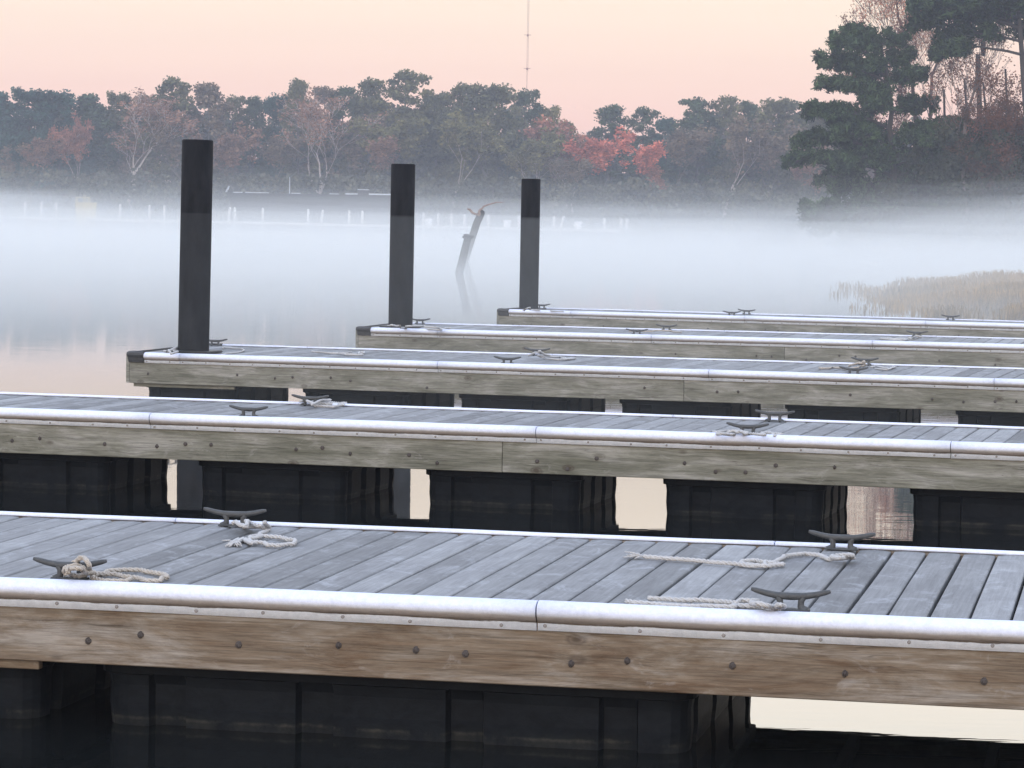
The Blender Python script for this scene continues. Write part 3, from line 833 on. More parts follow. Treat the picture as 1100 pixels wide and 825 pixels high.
# ------------------------------------------------------------------ foliage and trees
rs = np.random.RandomState(5)
def leaves(mb, centers, radii, counts, size, aspect=1.0, flat=0.0, shell=0.5, rs=rs, gauss=0.0):
    """many small leaf faces spread through ellipsoidal clumps"""
    allc = []
    for c, r, n in zip(centers, radii, counts):
        d = rs.normal(size=(n, 3)); d /= np.linalg.norm(d, axis=1)[:, None]
        rr = (shell + (1 - shell) * rs.rand(n)) ** 0.7 * (0.8 + 0.35 * rs.rand(n))
        if gauss: rr = np.minimum(np.abs(rs.normal(size=n)) * gauss, 0.95 + 0.12 * rs.rand(n))
        allc.append(np.asarray(c) + d * rr[:, None] * np.asarray(r))
    C = np.concatenate(allc); n = len(C)
    a = rs.normal(size=(n, 3)); a[:, 2] *= (1 - flat); a /= np.linalg.norm(a, axis=1)[:, None]
    b = rs.normal(size=(n, 3)); b -= (b * a).sum(1)[:, None] * a; b /= np.linalg.norm(b, axis=1)[:, None]
    s = size * (0.6 + 0.8 * rs.rand(n))[:, None]
    a = a * s; b = b * s * aspect
    V = np.stack([C - a - b * 0.6, C + a * 0.7 - b, C + a + b * 0.7, C - a * 0.6 + b], 1).reshape(-1, 3)
    Fc = (np.arange(n)[:, None] * 4 + np.arange(4)[None]).tolist()
    mb.add(V, Fc)
def branchy(mb, p, d, length, r, depth, rng, tips, spread=0.6, up=0.15, minr=0.012, segs=4):
    pts = [p]; rad = [r]
    q = p.copy(); dd = d.copy()
    for i in range(segs):
        dd = (dd + Vector((rng.uniform(-1, 1), rng.uniform(-1, 1), rng.uniform(-.5, 1) * 0.8)) * 0.16 + Vector((0, 0, up * 0.3))).normalized()
        q = q + dd * length / segs; pts.append(q.copy()); rad.append(max(minr, r * (1 - 0.5 * (i + 1) / segs)))
    mb.tube(pts, rad, 6 if r > 0.08 else 4 if r > 0.03 else 3, cap=False)
    tips.append((q.copy(), depth))
    if depth <= 0: return
    n = rng.choice([2, 3, 3]) if depth > 1 else rng.choice([3, 4])
    for k_ in range(n):
        t_ = 1.0 if k_ == 0 else rng.uniform(0.45, 1.0)
        i = min(segs, max(1, int(round(t_ * segs))))
        ax = Vector((rng.uniform(-1, 1), rng.uniform(-1, 1), rng.uniform(-.3, .6))).normalized()
        nd = (dd + ax * spread * rng.uniform(0.7, 1.4) + Vector((0, 0, up))).normalized()
        branchy(mb, pts[i], nd, length * rng.uniform(0.62, 0.82), max(minr, rad[i] * (0.72 if k_ == 0 else 0.5)), depth - 1, rng, tips, spread, up, minr, segs)

PROTO = {}
def proto(kind, variant, seed):
    """unit tree 20 m tall: root > trunk, crown"""
    rng = random.Random(seed); rl = np.random.RandomState(seed)
    tm = MB(); cm = MB(); H = 20.0
    if kind == 'pine':
        cx, cy = rng.uniform(-.4, .4), rng.uniform(-.4, .4)
        tr = [(0, 0, 0), (cx * .3, cy * .3, H * .35), (cx, cy, H * .7), (cx * 1.4, cy * 1.4, H * .96)]
        tm.tube(spline(tr, 4), [0.26 * (1 - 0.07 * i) for i in range(13)], 8)
        cs, rr, nn = [], [], []
        nb = rng.randint(30, 36)
        for k_ in range(nb):
            t_ = k_ / (nb - 1)
            z = H * (0.34 + 0.61 * t_)
            wd = H * 0.16 * (0.75 + 0.55 * math.sin(PI * min(1, 0.25 + t_ * 0.72))) * (1 if t_ < .85 else .75)
            a = k_ * 2.4 + rng.uniform(-.5, .5)
            rad = wd * rng.uniform(0.35, 1.0)
            c = (cx * t_ + math.cos(a) * rad, cy * t_ + math.sin(a) * rad, z)
            r = H * rng.uniform(0.03, 0.07)
            cs.append(c); rr.append((r * 1.25, r * 1.25, r * 0.75)); nn.append(int(260 * (r / (H * .06)) ** 1.6))
            tm.tube([(cx * t_, cy * t_, z - 1.0), ((cx * t_ + c[0]) / 2, (cy * t_ + c[1]) / 2, z - .4), c], [0.08, 0.06, 0.03], 4)
        cs.append((cx * 1.4, cy * 1.4, H * .95)); rr.append((H * .07, H * .07, H * .05)); nn.append(260)
        leaves(cm, cs, rr, nn, 0.17, 0.7, rs=rl, shell=0.05)
    elif kind == 'dense':
        tm.tube([(0, 0, 0), (.1, 0, H * .3), (.2, .1, H * .7)], [0.32, 0.25, 0.1], 8)
        cs, rr, nn = [], [], []
        for k_ in range(75):
            t_ = rng.random() ** 0.8
            z = H * (0.14 + 0.80 * t_)
            wd = H * 0.20 * math.sqrt(max(0.05, 1 - ((t_ - 0.42) / 0.68) ** 2))
            a = rng.uniform(0, 2 * PI); rad = wd * rng.uniform(0.3, 1)
            r = H * rng.uniform(0.035, 0.075)
            cs.append((math.cos(a) * rad, math.sin(a) * rad, z)); rr.append((r * 1.1, r * 1.1, r * 0.9)); nn.append(int(190 * (r / (H * .07)) ** 1.5))
        for k_ in range(7):
            a = rng.uniform(0, 2 * PI); rad = H * rng.uniform(0, .09)
            cs.append((math.cos(a) * rad, math.sin(a) * rad, H * rng.uniform(.9, .96))); rr.append((H * .045,) * 3); nn.append(110)
        leaves(cm, cs, rr, nn, 0.18, 0.7, rs=rl, shell=0.05)
    elif kind == 'leafy':
        tips = []
        branchy(tm, Vector((0, 0, 0)), Vector((rng.uniform(-.05, .05), 0, 1)), H * .34, 0.24, 4, rng, tips, 0.62, 0.12, 0.02, 3)
        P = [t for t in tips if t[1] <= 2]
        zmax = max(t[0].z for t in P)
        sc = H * .96 / zmax
        tm.v = [v * np.array([1, 1, sc]) for v in tm.v]
        cs = [(t[0].x, t[0].y, t[0].z * sc) for t in P]
        rr = [(rng.uniform(.7, 1.4),) * 3 for _ in cs]; nn = [rng.randint(22, 60) for _ in cs]
        leaves(cm, cs, rr, nn, 0.19, 0.8, rs=rl, shell=0.15)
    elif kind == 'bare':
        tips = []
        branchy(tm, Vector((0, 0, 0)), Vector((0, 0, 1)), H * .36, 0.30, 5, rng, tips, 0.55, 0.13, 0.022, 3)
        zmax = max(t[0].z for t in tips); sc = H / zmax
        tm.v = [v * np.array([1, 1, sc]) for v in tm.v]
        P = [t for t in tips if t[1] <= 1]
        cs = [(t[0].x, t[0].y, t[0].z * sc) for t in P]
        rr = [(rng.uniform(.5, 1.0),) * 3 for _ in cs]; nn = [rng.randint(7, 16) for _ in cs]
        leaves(cm, cs, rr, nn, 0.13, 0.6, rs=rl, shell=0.1)
    PROTO[(kind, variant)] = (tm.mesh('trunk', M_BARK, True), cm.mesh('crown', M_LEAF), cm)
    V = np.concatenate(cm.v)
    PROTO[(kind, variant)] += (float(np.percentile(V[:, 0], 98) - np.percentile(V[:, 0], 2)), float(V[:, 2].max()))
for i in range(4): proto('pine', i, 11 + i)
for i in range(3): proto('dense', i, 31 + i)
for i in range(3): proto('leafy', i, 51 + i)
for i in range(2): proto('bare', i, 71 + i)

def plant(kind, var, px, ytop, wpx, Y, ccol, tcol, lab, name=None, group='trees along the far shore', rz=None, lean=0.0, cat='tree', z0=0.3):
    tme, cme, _, w0, h0 = PROTO[(kind, var)]
    top = at_y(px, ytop, Y)
    root = empty(name or {'pine': 'pine_tree', 'dense': 'evergreen_tree', 'leafy': 'autumn_tree', 'bare': 'bare_tree'}[kind], (top.x, Y, z0))
    sz = (top.z - z0) / h0; sx = min(max(wpx / F * Y / w0, 0.8 * sz), {'dense': 1.5, 'bare': 1.9, 'leafy': 1.35}.get(kind, 1.25) * sz)
    root.scale = (sx, sx, sz)
    root.rotation_euler = (0, lean, rz if rz is not None else (px * 1.7) % 6.28)
    tag(root, lab, cat, group)
    for nm, me, c in (('trunk', tme, tcol), ('crown', cme, ccol)):
        o = bpy.data.objects.new(nm, me); COL.objects.link(o); o.parent = root; o.color = (*c, 1)
    return root
TEAL = (0.034, 0.080, 0.072); DKG = (0.056, 0.086, 0.055); OLV = (0.15, 0.145, 0.070); BRN = (0.24, 0.145, 0.11); GBR = (0.17, 0.135, 0.105)
RED = (0.52, 0.17, 0.13); RUST = (0.30, 0.145, 0.115); PNK = (0.28, 0.165, 0.13); PG = (0.115, 0.120, 0.070)
TB = (0.13, 0.115, 0.10); TP = (0.40, 0.34, 0.31); TD = (0.05, 0.045, 0.04)
FAR = [
 ('dense', 0, 2, 97, 50, 404, TEAL, TD, 'dark green evergreen cut off by the left edge of the far tree line'),
 ('dense', 1, 32, 93, 60, 400, TEAL, TD, 'broad dark teal evergreen second from the left end of the far tree line'),
 ('dense', 2, 64, 95, 52, 402, TEAL, TD, 'dark teal evergreen above and left of the small rusty tree'),
 ('dense', 0, 98, 99, 52, 406, DKG, TD, 'grey green evergreen directly behind the small rusty tree'),
 ('dense', 1, 128, 97, 40, 408, PG, TB, 'olive grey tree behind the left limbs of the widest bare tree'),
 ('dense', 2, 155, 99, 40, 408, GBR, TB, 'brownish evergreen behind the right limbs of the widest bare tree'),
 ('pine', 0, 186, 81, 60, 398, PG, TB, 'tall flat topped pine rising above and left of the leftmost black piling'),
 ('pine', 1, 224, 87, 56, 400, GBR, TB, 'open brownish pine above and right of the leftmost black piling'),
 ('pine', 2, 251, 101, 44, 406, PG, TD, 'lower pine in the dip right of the leftmost black piling'),
 ('pine', 3, 272, 102, 42, 405, DKG, TD, 'dark narrow pine at the deepest notch left of the pink tinted bare tree'),
 ('dense', 2, 298, 99, 40, 406, TEAL, TD, 'dark evergreen touching the left side of the pink tinted bare tree'),
 ('pine', 3, 322, 83, 48, 400, PG, TB, 'pine with a domed top straight above the pink tinted bare tree'),
 ('pine', 1, 349, 91, 50, 404, GBR, TB, 'pale topped pine behind the right half of the pink tinted bare tree'),
 ('pine', 2, 370, 91, 44, 404, DKG, TD, 'dark pine between the pink tinted bare tree and the tall pine group'),
 ('pine', 0, 397, 82, 54, 399, PG, TB, 'broad topped pine left of the highest pine of the far shore'),
 ('pine', 1, 437, 73, 62, 396, PG, TB, 'highest pine of the far shore, above the middle black piling'),
 ('dense', 1, 470, 97, 46, 402, PG, TB, 'olive tree filling the dip right of the highest pine'),
 ('dense', 0, 505, 87, 54, 399, PG, TD, 'dark olive dome topped tree left of the radio mast'),
 ('dense', 2, 537, 88, 52, 400, PG, TD, 'dark olive tree just left of the radio mast, beside the dome topped one'),
 ('pine', 2, 565, 94, 48, 403, DKG, TD, 'spiky crowned pine directly under the radio mast'),
 ('dense', 1, 588, 112, 42, 404, OLV, TD, 'sloping olive tree right of the radio mast, stepping down to the red trees'),
 ('dense', 0, 606, 128, 34, 400, OLV, TB, 'low olive tree at the foot of the slope beside the red trees'),
 ('pine', 3, 657, 111, 52, 410, DKG, TD, 'round topped dark pine behind the brightest red tree'),
 ('pine', 1, 692, 113, 40, 408, DKG, TD, 'narrow dark pine right of the round topped one behind the red trees'),
 ('dense', 2, 716, 124, 34, 406, TEAL, TD, 'small dark evergreen filling the notch right of the red trees'),
 ('pine', 0, 750, 103, 58, 402, DKG, TD, 'wide dark pine at the left of the clump before the near right trees'),
 ('pine', 2, 780, 101, 48, 404, PG, TB, 'ragged topped pine in the middle of that clump left of the near right trees'),
 ('pine', 3, 803, 107, 20, 406, DKG, TD, 'very narrow pine like a small tower in the right part of the far shore'),
 ('dense', 1, 838, 104, 62, 402, PG, TB, 'large rounded grey green tree left of the near right pine'),
 ('dense', 0, 872, 107, 56, 404, PG, TB, 'rounded tree half hidden by the near right pine'),
 ('dense', 2, 906, 112, 60, 405, GBR, TB, 'brown grey tree behind the left branches of the near pine'),
 # middle row
 ('bare', 0, 140, 92, 130, 388, PNK, TP, 'widest bare tree with pale forking limbs, left of the leftmost black piling'),
 ('bare', 1, 338, 92, 100, 388, PNK, TP, 'pink tinted bare tree with many pale upright limbs'),
 ('leafy', 0, 84, 118, 36, 392, RUST, TP, 'small rusty red tree with a pale bent stem at the left of the far shore'),
 ('leafy', 1, 45, 143, 80, 390, BRN, TB, 'low brown tree in front of the dark teal evergreens on the left'),
 ('leafy', 2, 12, 152, 70, 391, GBR, TB, 'low grey brown tree at the left edge above the mist'),
 ('leafy', 2, 205, 118, 76, 391, GBR, TB, 'brown tree directly behind the leftmost black piling'),
 ('leafy', 0, 250, 128, 76, 390, BRN, TB, 'reddish brown tree right of the leftmost black piling'),
 ('leafy', 1, 296, 140, 70, 391, GBR, TB, 'dull brown tree above the left part of the long dark boat'),
 ('leafy', 2, 385, 120, 66, 391, GBR, TB, 'brown tree above the small cabin of the long dark boat'),
 ('leafy', 1, 402, 145, 40, 387, BRN, TB, 'small dull reddish tree just left of the middle black piling'),
 ('leafy', 0, 435, 108, 82, 390, OLV, TB, 'olive leafed tree behind the middle black piling'),
 ('leafy', 2, 487, 118, 80, 389, OLV, TP, 'yellowish olive tree midway between the middle and right black pilings'),
 ('leafy', 1, 530, 128, 66, 391, OLV, TB, 'olive tree left of the three pale stems near the right black piling'),
 ('leafy', 0, 575, 134, 70, 386, OLV, TP, 'olive tree with pale stems rising behind the smallest black piling'),
 ('leafy', 2, 612, 124, 44, 396, RUST, TP, 'faded pink red tree at the left of the red trees'),
 ('leafy', 0, 645, 133, 62, 388, RED, TB, 'brightest and largest red tree of the far shore'),
 ('leafy', 1, 683, 150, 66, 386, RED, TB, 'second red tree, lower and just right of the brightest one'),
 ('leafy', 2, 722, 176, 34, 385, RUST, TB, 'smallest red tree, low at the right end of the red trees'),
 ('leafy', 0, 617, 158, 76, 389, GBR, TP, 'grey brown tree with pale limbs below the faded pink red tree'),
 ('leafy', 1, 728, 132, 70, 394, GBR, TB, 'grey brown tree behind the smallest red tree'),
 ('leafy', 2, 779, 122, 62, 390, GBR, TP, 'brownish tree with a straight pale trunk right of the red trees'),
 ('leafy', 0, 826, 126, 84, 392, GBR, TB, 'wide brown grey tree in front of the large rounded one on the right'),
 ('leafy', 1, 860, 142, 50, 388, BRN, TB, 'small brown tree with an orange touch beside the near pine tips'),
 ('leafy', 2, 885, 170, 80, 386, BRN, TB, 'low brown tree seen under the branches of the near pine'),
]
for kind, var, px, yt, w, Y, cc, tcx, lab in FAR:
    plant(kind, var, px, yt, w, Y, cc, tcx, lab)

# the wood behind, one dense mass
wood = MB(); rl = np.random.RandomState(99); cs, rr, nn = [], [], []
prof = [(-60, 95), (0, 104), (60, 104), (150, 106), (190, 98), (230, 98), (270, 114), (320, 100), (370, 102), (440, 92), (480, 104), (540, 98), (590, 122), (610, 138), (650, 128), (680, 138), (715, 136), (740, 118), (790, 112), (850, 114), (900, 118), (1000, 120), (1160, 120)]
PX = np.array([p[0] for p in prof]); PY = np.array([p[1] for p in prof])
for k_ in range(1500):
    px = rl.uniform(-60, 1160); yt = np.interp(px, PX, PY) + 2; Y = rl.uniform(412, 440)
    py = yt + (240 - yt) * rl.rand() ** 0.85
    p = at_y(px, py, Y); r = rl.uniform(1.2, 2.2)
    cs.append((p.x, p.y, max(.5, p.z - r))); rr.append((r * 1.2, r, r)); nn.append(60)
leaves(wood, cs, rr, nn, 0.36, 0.8, rs=rl, shell=0.2)
cs, rr, nn = [], [], []
for k_ in range(700):
    px = rl.uniform(-60, 1000); py = rl.uniform(160, 232); Y = rl.uniform(408, 425)
    p = at_y(px, py, Y); r = rl.uniform(1.0, 1.8); cs.append((p.x, p.y, max(.5, p.z - r))); rr.append((r * 1.2, r, r)); nn.append(50)
leaves(wood, cs, rr, nn, 0.34, 0.8, rs=rl, shell=0.2)
o = wood.build('far_wood', M_LEAF); o.color = (0.10, 0.105, 0.085, 1); tag(o, kind='stuff')
# undergrowth along the far bank
br = MB(); cs, rr, nn = [], [], []
for k_ in range(1100):
    px = rl.uniform(-40, 960); Y = rl.uniform(376, 396); r = rl.uniform(0.7, 1.7)
    X = (px - 550) / F * Y; z = rl.rand() ** 1.2 * 6.0
    cs.append((X, Y, z)); rr.append((r * 1.3, r, r * .8)); nn.append(46)
leaves(br, cs, rr, nn, 0.2, 0.8, rs=rl, shell=0.2)
o = br.build('shore_brush', M_LEAF); o.color = (0.10, 0.105, 0.085, 1); tag(o, kind='stuff')

# ---- nearer trees on the right point
def near_pine(px, yb_top, Y, H_extra, lab, seed, lean_pts, branches, col=(0.035, 0.055, 0.034), tuft=0.55, dens=1.0):
    """lean_pts: pixel line of the trunk from base to top; branches: (t, dir(-1..1 in X), depthdir, length m, rise, foliage start)"""
    rng = random.Random(seed); rl_ = np.random.RandomState(seed)
    base = at_y(lean_pts[0][0], lean_pts[0][1], Y); base.z = 0.3
    P = [Vector((0, 0, 0))] + [at_y(x, y, Y) - base for x, y in lean_pts[1:]]
    sp = spline(P, 6); n = len(sp)
    root = empty('pine_tree', base); tag(root, lab, 'tree', 'trees on the near right point')
    tm = MB(); tm.tube(sp, [0.24 * (1 - 0.8 * i / (n - 1)) + 0.03 for i in range(n)], 10)
    cm = MB(); cs, rr, nn = [], [], []
    for (t_, dx, dy, ln, rise, st) in branches:
        i = min(n - 1, int(t_ * (n - 1))); p0 = sp[i]
        dv = Vector((dx, dy, 0)); dv.normalize()
        bp = []; kk = 7
        for q in range(kk):
            s = q / (kk - 1)
            bp.append(p0 + dv * ln * s + Vector((rng.uniform(-.12, .12), rng.uniform(-.12, .12), rise * ln * s + 0.10 * ln * math.sin(s * PI) + rng.uniform(-.08, .08))))
        tm.tube(bp, [0.085 * (1 - 0.75 * q / (kk - 1)) * (0.5 + ln / 8) for q in range(kk)], 5)
        m_ = max(5, int(ln * 10 * dens))
        for q in range(m_):
            s = st + (1.02 - st) * (q + rng.random()) / m_
            idx = min(kk - 2, int(s * (kk - 1))); fr_ = s * (kk - 1) - idx
            c = bp[idx].lerp(bp[idx + 1], min(1, fr_))
            side = Vector((-dv.y, dv.x, 0)) * rng.uniform(-1, 1) * ln * 0.34 * (1.15 - s * .7)
            c = c + side + Vector((0, 0, rng.uniform(-.30, .62)))
            tm.tube([bp[idx], c], [0.025, 0.012], 3, cap=False)
            r = tuft * rng.uniform(0.28, 0.72)
            cs.append(tuple(c)); rr.append((r, r, r * 0.75)); nn.append(int(54 * rng.uniform(.6, 1.2) * (r / .35) ** 1.5))
    leaves(cm, cs, rr, nn, 0.19, 0.22, rs=rl_, gauss=0.9)
    o = tm.build('trunk', M_BARK, root, True); o.color = (0.045, 0.038, 0.034, 1)
    o = cm.build('crown', M_NEEDLE, root); o.color = (*col, 1)
    return root
def rbr(seed, n, t0, t1, lmax, lmin, left=0.5, rise=(0.0, .25), st=.35):
    r = random.Random(seed); out = []
    for k_ in range(n):
        t_ = t0 + (t1 - t0) * (k_ + r.random() * .6) / n
        s = -1 if r.random() < left else 1
        ln = (lmax + (lmin - lmax) * (k_ / n)) * r.uniform(.6, 1.05)
        out.append((t_, s * r.uniform(.35, 1), r.uniform(-1, 1), ln, r.uniform(*rise), st))
    return out
YA = 205
# left-hand pine: long level limbs to the left in separate tiers
brA = [(0.10, -1, -.1, 5.6, -.02, .25), (0.16, -1, .3, 6.2, .02, .35), (0.20, -1, -.4, 7.0, .06, .3), (0.26, -1, .1, 7.4, .12, .35), (0.27, -1, -.6, 5.0, .1, .3),
       (0.36, -1, .2, 6.8, .10, .4), (0.38, -1, -.5, 5.0, .12, .3), (0.46, -1, -.1, 6.0, .14, .4), (0.47, -1, .6, 4.6, .1, .3), (0.56, -1, .1, 5.0, .20, .35), (0.58, -1, -.5, 4.0, .2, .3),
       (0.66, -1, .0, 4.8, .28, .4), (0.68, -1, .5, 3.6, .2, .3), (0.76, -1, -.2, 3.8, .30, .35), (0.84, -1, .2, 3.4, .3, .3), (0.92, -1, 0, 2.8, .35, .25), (0.97, -.6, .5, 1.8, .4, .1),
       (0.3, 1, .4, 4.0, .1, .3), (0.42, 1, -.3, 3.6, .1, .3), (0.54, 1, .2, 3.0, .15, .3), (0.66, 1, -.4, 2.6, .2, .3), (0.78, 1, .4, 2.2, .2, .3), (0.88, 1, 0, 1.8, .3, .2), (0.99, .3, -.4, 1.0, .6, 0)] + [(t, -1 if i % 3 else 1, (.9 if i % 2 else -.9), 4.6 * (1.15 - t), .08, .15) for i, t in enumerate([.13, .18, .23, .28, .33, .37, .41, .45, .5, .53, .57, .61, .66, .7, .74, .8, .86, .93])]
near_pine(962, 28, YA, 0, 'dark pine with tiered level limbs reaching left over the mist, at the point\'s left edge', 5,
          [(963, 262), (960, 190), (958, 120), (950, 70), (938, 34)], brA, (0.036, 0.062, 0.034), 0.62, 1.15)
near_pine(957, 190, YA + 2, 0, 'small pine with a bowed trunk under the tiered pine of the near point', 6,
          [(958, 262), (955, 232), (943, 208), (922, 194)], [(0.55, -1, .1, 2.0, -.02, .25), (.6, -1, -.6, 2.2, -.02, .2), (0.75, -1, .3, 3.0, -.06, .2), (.85, -1, -.3, 3.2, -.05, .2), (1.0, -1, .0, 2.8, .0, .1), (1, -.3, .6, 2.0, .1, .1), (.9, 1, .3, 1.6, .1, .1)], (0.036, 0.062, 0.034), 0.6, 1.3)
near_pine(1092, -60, YA - 6, 0, 'tallest dark pine cut by the top right corner of the picture', 7,
          [(1108, 262), (1104, 150), (1098, 60), (1088, -40), (1084, -90)],
          rbr(3, 44, .56, 1.0, 7.4, 3.4, .66, (.0, .25), .2) + [(0.60, -1, .1, 7.2, .02, .35), (0.66, -1, -.3, 7.6, .04, .3), (0.70, -1, .4, 7.0, .05, .3), (.74, -1, -.1, 7.4, .05, .3), (0.50, -1, 0, 5.8, -.02, .6), (.64, -1, .7, 7, .03, .3)], (0.030, 0.052, 0.029), 0.66, 1.2)
near_pine(1015, 88, YA + 4, 0, 'dark pine filling the middle of the near point, right of the bare pink tree', 8,
          [(1018, 262), (1016, 180), (1014, 96)], rbr(8, 34, .2, 1.0, 4.6, 2.0, .5, (.0, .2), .2), (0.032, 0.054, 0.030), 0.66, 1.3)
near_pine(1062, 80, YA + 6, 0, 'dark pine right of centre on the near point, with sky gaps at its top', 9,
          [(1064, 262), (1062, 180), (1056, 88)], rbr(9, 34, .2, 1.0, 4.8, 2.4, .5, (.0, .2), .2), (0.032, 0.054, 0.030), 0.66, 1.3)
near_pine(1052, -70, YA + 10, 0, 'tall dark pine behind, its crown merging with the tallest one at the top right', 14,
          [(1050, 262), (1052, 150), (1056, 60), (1050, -40), (1046, -80)],
          rbr(13, 40, .64, 1.0, 5.6, 3.0, .5, (.0, .25), .1), (0.030, 0.052, 0.029), 0.66, 1.2)
near_pine(1036, 72, YA + 3, 0, 'dark pine packed between the middle pine and the right of centre one', 15,
          [(1040, 262), (1040, 180), (1036, 84)], rbr(15, 34, .15, 1.0, 5.0, 2.2, .5, (.0, .2), .1), (0.032, 0.054, 0.030), 0.66, 1.2)
near_pine(1085, 62, YA + 3, 0, 'dark pine beside the slim trunk of the tallest one, lower in the mass', 16,
          [(1086, 262), (1084, 180), (1080, 74)], rbr(16, 34, .15, 1.0, 5.0, 2.4, .5, (.0, .2), .1), (0.032, 0.054, 0.030), 0.66, 1.2)
near_pine(1104, 80, YA + 2, 0, 'dark pine standing at the right edge of the picture below the tallest one', 10,
          [(1106, 262), (1104, 180), (1098, 76)], rbr(10, 34, .15, 1.0, 5.0, 2.4, .5, (.0, .2), .2), (0.032, 0.054, 0.030), 0.66, 1.3)
near_pine(985, 130, YA + 8, 0, 'shorter dark pine between the tiered pine and the middle one', 12,
          [(986, 262), (985, 200), (983, 118)], rbr(12, 28, .15, 1.0, 4.0, 2.0, .5, (.0, .2), .2), (0.034, 0.058, 0.032), 0.62, 1.2)

def near_bare(pts, Y, seed, lab, ccol, tcol, limb, depth=5, leafn=(6, 13), r0=0.18, z0=0.3, spread=.5, leafsz=0.06):
    rng = random.Random(seed); rl_ = np.random.RandomState(seed)
    base = at_y(pts[0][0], pts[0][1], Y); base.z = z0
    P = [Vector((0, 0, 0))] + [at_y(x, y, Y) - base for x, y in pts[1:]]
    sp = spline(P, 5); n = len(sp)
    root = empty('bare_tree', base); tag(root, lab, 'tree', 'trees on the near right point')
    tm = MB(); tm.tube(sp, [r0 * (1 - 0.75 * i / (n - 1)) for i in range(n)], 9)
    tips = []
    for i in range(int(n * .35), n, 1):
        for _ in range(2):
            dv = Vector((rng.uniform(-1, 1), rng.uniform(-1, 1), rng.uniform(.6, 1.4))).normalized()
            branchy(tm, sp[i], dv, limb * rng.uniform(.6, 1.0) * (1.1 - .5 * i / n), r0 * .28 * (1 - .5 * i / n), depth - 2, rng, tips, spread, .12, 0.014, 3)
    cm = MB()
    P2 = [t for t in tips if t[1] <= 1]
    cs = [tuple(t[0]) for t in P2]; rr = [(rng.uniform(.35, .7),) * 3 for _ in cs]; nn = [rng.randint(*leafn) for _ in cs]
    leaves(cm, cs, rr, nn, leafsz, 0.7, rs=rl_, shell=0.1)
    o = tm.build('trunk', M_BARK, root, True); o.color = (*tcol, 1)
    o = cm.build('crown', M_LEAF, root); o.color = (*ccol, 1)
    return root
near_bare([(986, 262), (985, 150), (976, 90), (965, 20), (968, -30)], YA + 7, 21, 'tall bare tree with fine pink twigs standing against the sky', (0.50, 0.26, 0.21), (0.12, 0.08, 0.07), 4.4)
near_bare([(1000, 262), (998, 150), (1010, 60), (1018, 10)], YA + 9, 22, 'thin bare tree with pinkish twigs just left of the tallest dark pine', (0.46, 0.25, 0.20), (0.12, 0.08, 0.07), 3.6)
near_bare([(1034, 262), (1034, 180), (1046, 100), (1052, 60)], YA - 1, 23, 'slender bare tree with a pale trunk in the dark middle of the near point', (0.22, 0.11, 0.085), (0.18, 0.15, 0.14), 3.4)
near_bare([(938, 262), (941, 200), (936, 140), (938, 70)], YA + 5, 24, 'thin brown twigged tree growing through the tiered pine', (0.20, 0.10, 0.085), (0.09, 0.07, 0.06), 2.6)
near_bare([(1078, 262), (1080, 200), (1086, 150)], YA - 3, 25, 'low reddish brown tree at the lower right of the near point', (0.15, 0.07, 0.05), (0.08, 0.06, 0.05), 3.2, leafn=(10, 20))
near_bare([(1052, 262), (1050, 220), (1046, 165)], YA - 2, 26, 'low brown tree in front of the slender pale trunk on the near point', (0.12, 0.075, 0.055), (0.08, 0.06, 0.05), 2.8, leafn=(10, 20))
# undergrowth on the near point
br = MB(); cs, rr, nn = [], [], []
for k_ in range(620):
    px = 905 + 300 * rl.rand() ** 0.8; Y = rl.uniform(198, 222); r = rl.uniform(0.5, 1.1)
    X = (px - 550) / F * Y; z = rl.rand() ** 1.2 * min(8.5, 1.2 + (px - 905) * 0.075)
    cs.append((X, Y, z)); rr.append((r * 1.3, r, r * .8)); nn.append(70)
leaves(br, cs, rr, nn, 0.13, 0.7, rs=rl, shell=0.1)
o = br.build('point_brush', M_LEAF); o.color = (0.040, 0.046, 0.032, 1); tag(o, kind='stuff')

# ---- marsh grass bed
gm_ = MB(); n = 110000
px_ = rl.rand(n); Yg = 58 + 30 * rl.rand(n) ** 1.5; Xg = 6.8 + (0.185 * Yg + 4 - 6.8) * rl.rand(n) ** 0.9
Xg = Xg - np.clip((Yg - 64) * 0.02, 0, 2)
keep = np.array([noise.noise(Vector((x * .25, y * .12, 3))) + noise.noise(Vector((x * .8, y * .5, 5))) * .5 > -0.25 + (0.3 if x < 8.4 else 0) - min(.4, (y - 66) * .05) * 0 for x, y in zip(Xg, Yg)])
edge_ok = Yg > 64.0 + np.array([noise.noise(Vector((x * .3, 0, 9))) * 2.0 for x in Xg]) - np.clip((Xg - 7.5) * 1.2, 0, 6)
keep &= edge_ok
ed_ = (Xg - 0.113 * Yg) / 3.6 + 0.5 * np.array([noise.noise(Vector((x * .9, y * .35, 1))) for x, y in zip(Xg, Yg)])
keep &= rl.rand(len(Xg)) < np.clip(ed_, 0, 1) ** 1.3
ed_ = ed_[keep]
Xg, Yg = Xg[keep], Yg[keep]; n = len(Xg)
hg = (0.08 + 0.24 * rl.rand(n) ** 1.5) + np.clip((Xg - 7.8) * 0.07, 0, .30)
hg = hg * np.clip(0.45 + 0.55 * ed_, .4, 1) * (0.8 + 0.35 * np.array([noise.noise(Vector((x * .6, y * .4, 2))) for x, y in zip(Xg, Yg)])); wg = 0.008 + 0.012 * rl.rand(n)
lx = rl.normal(size=n) * 0.28 * hg; ly = rl.normal(size=n) * 0.28 * hg; an = rl.rand(n) * PI
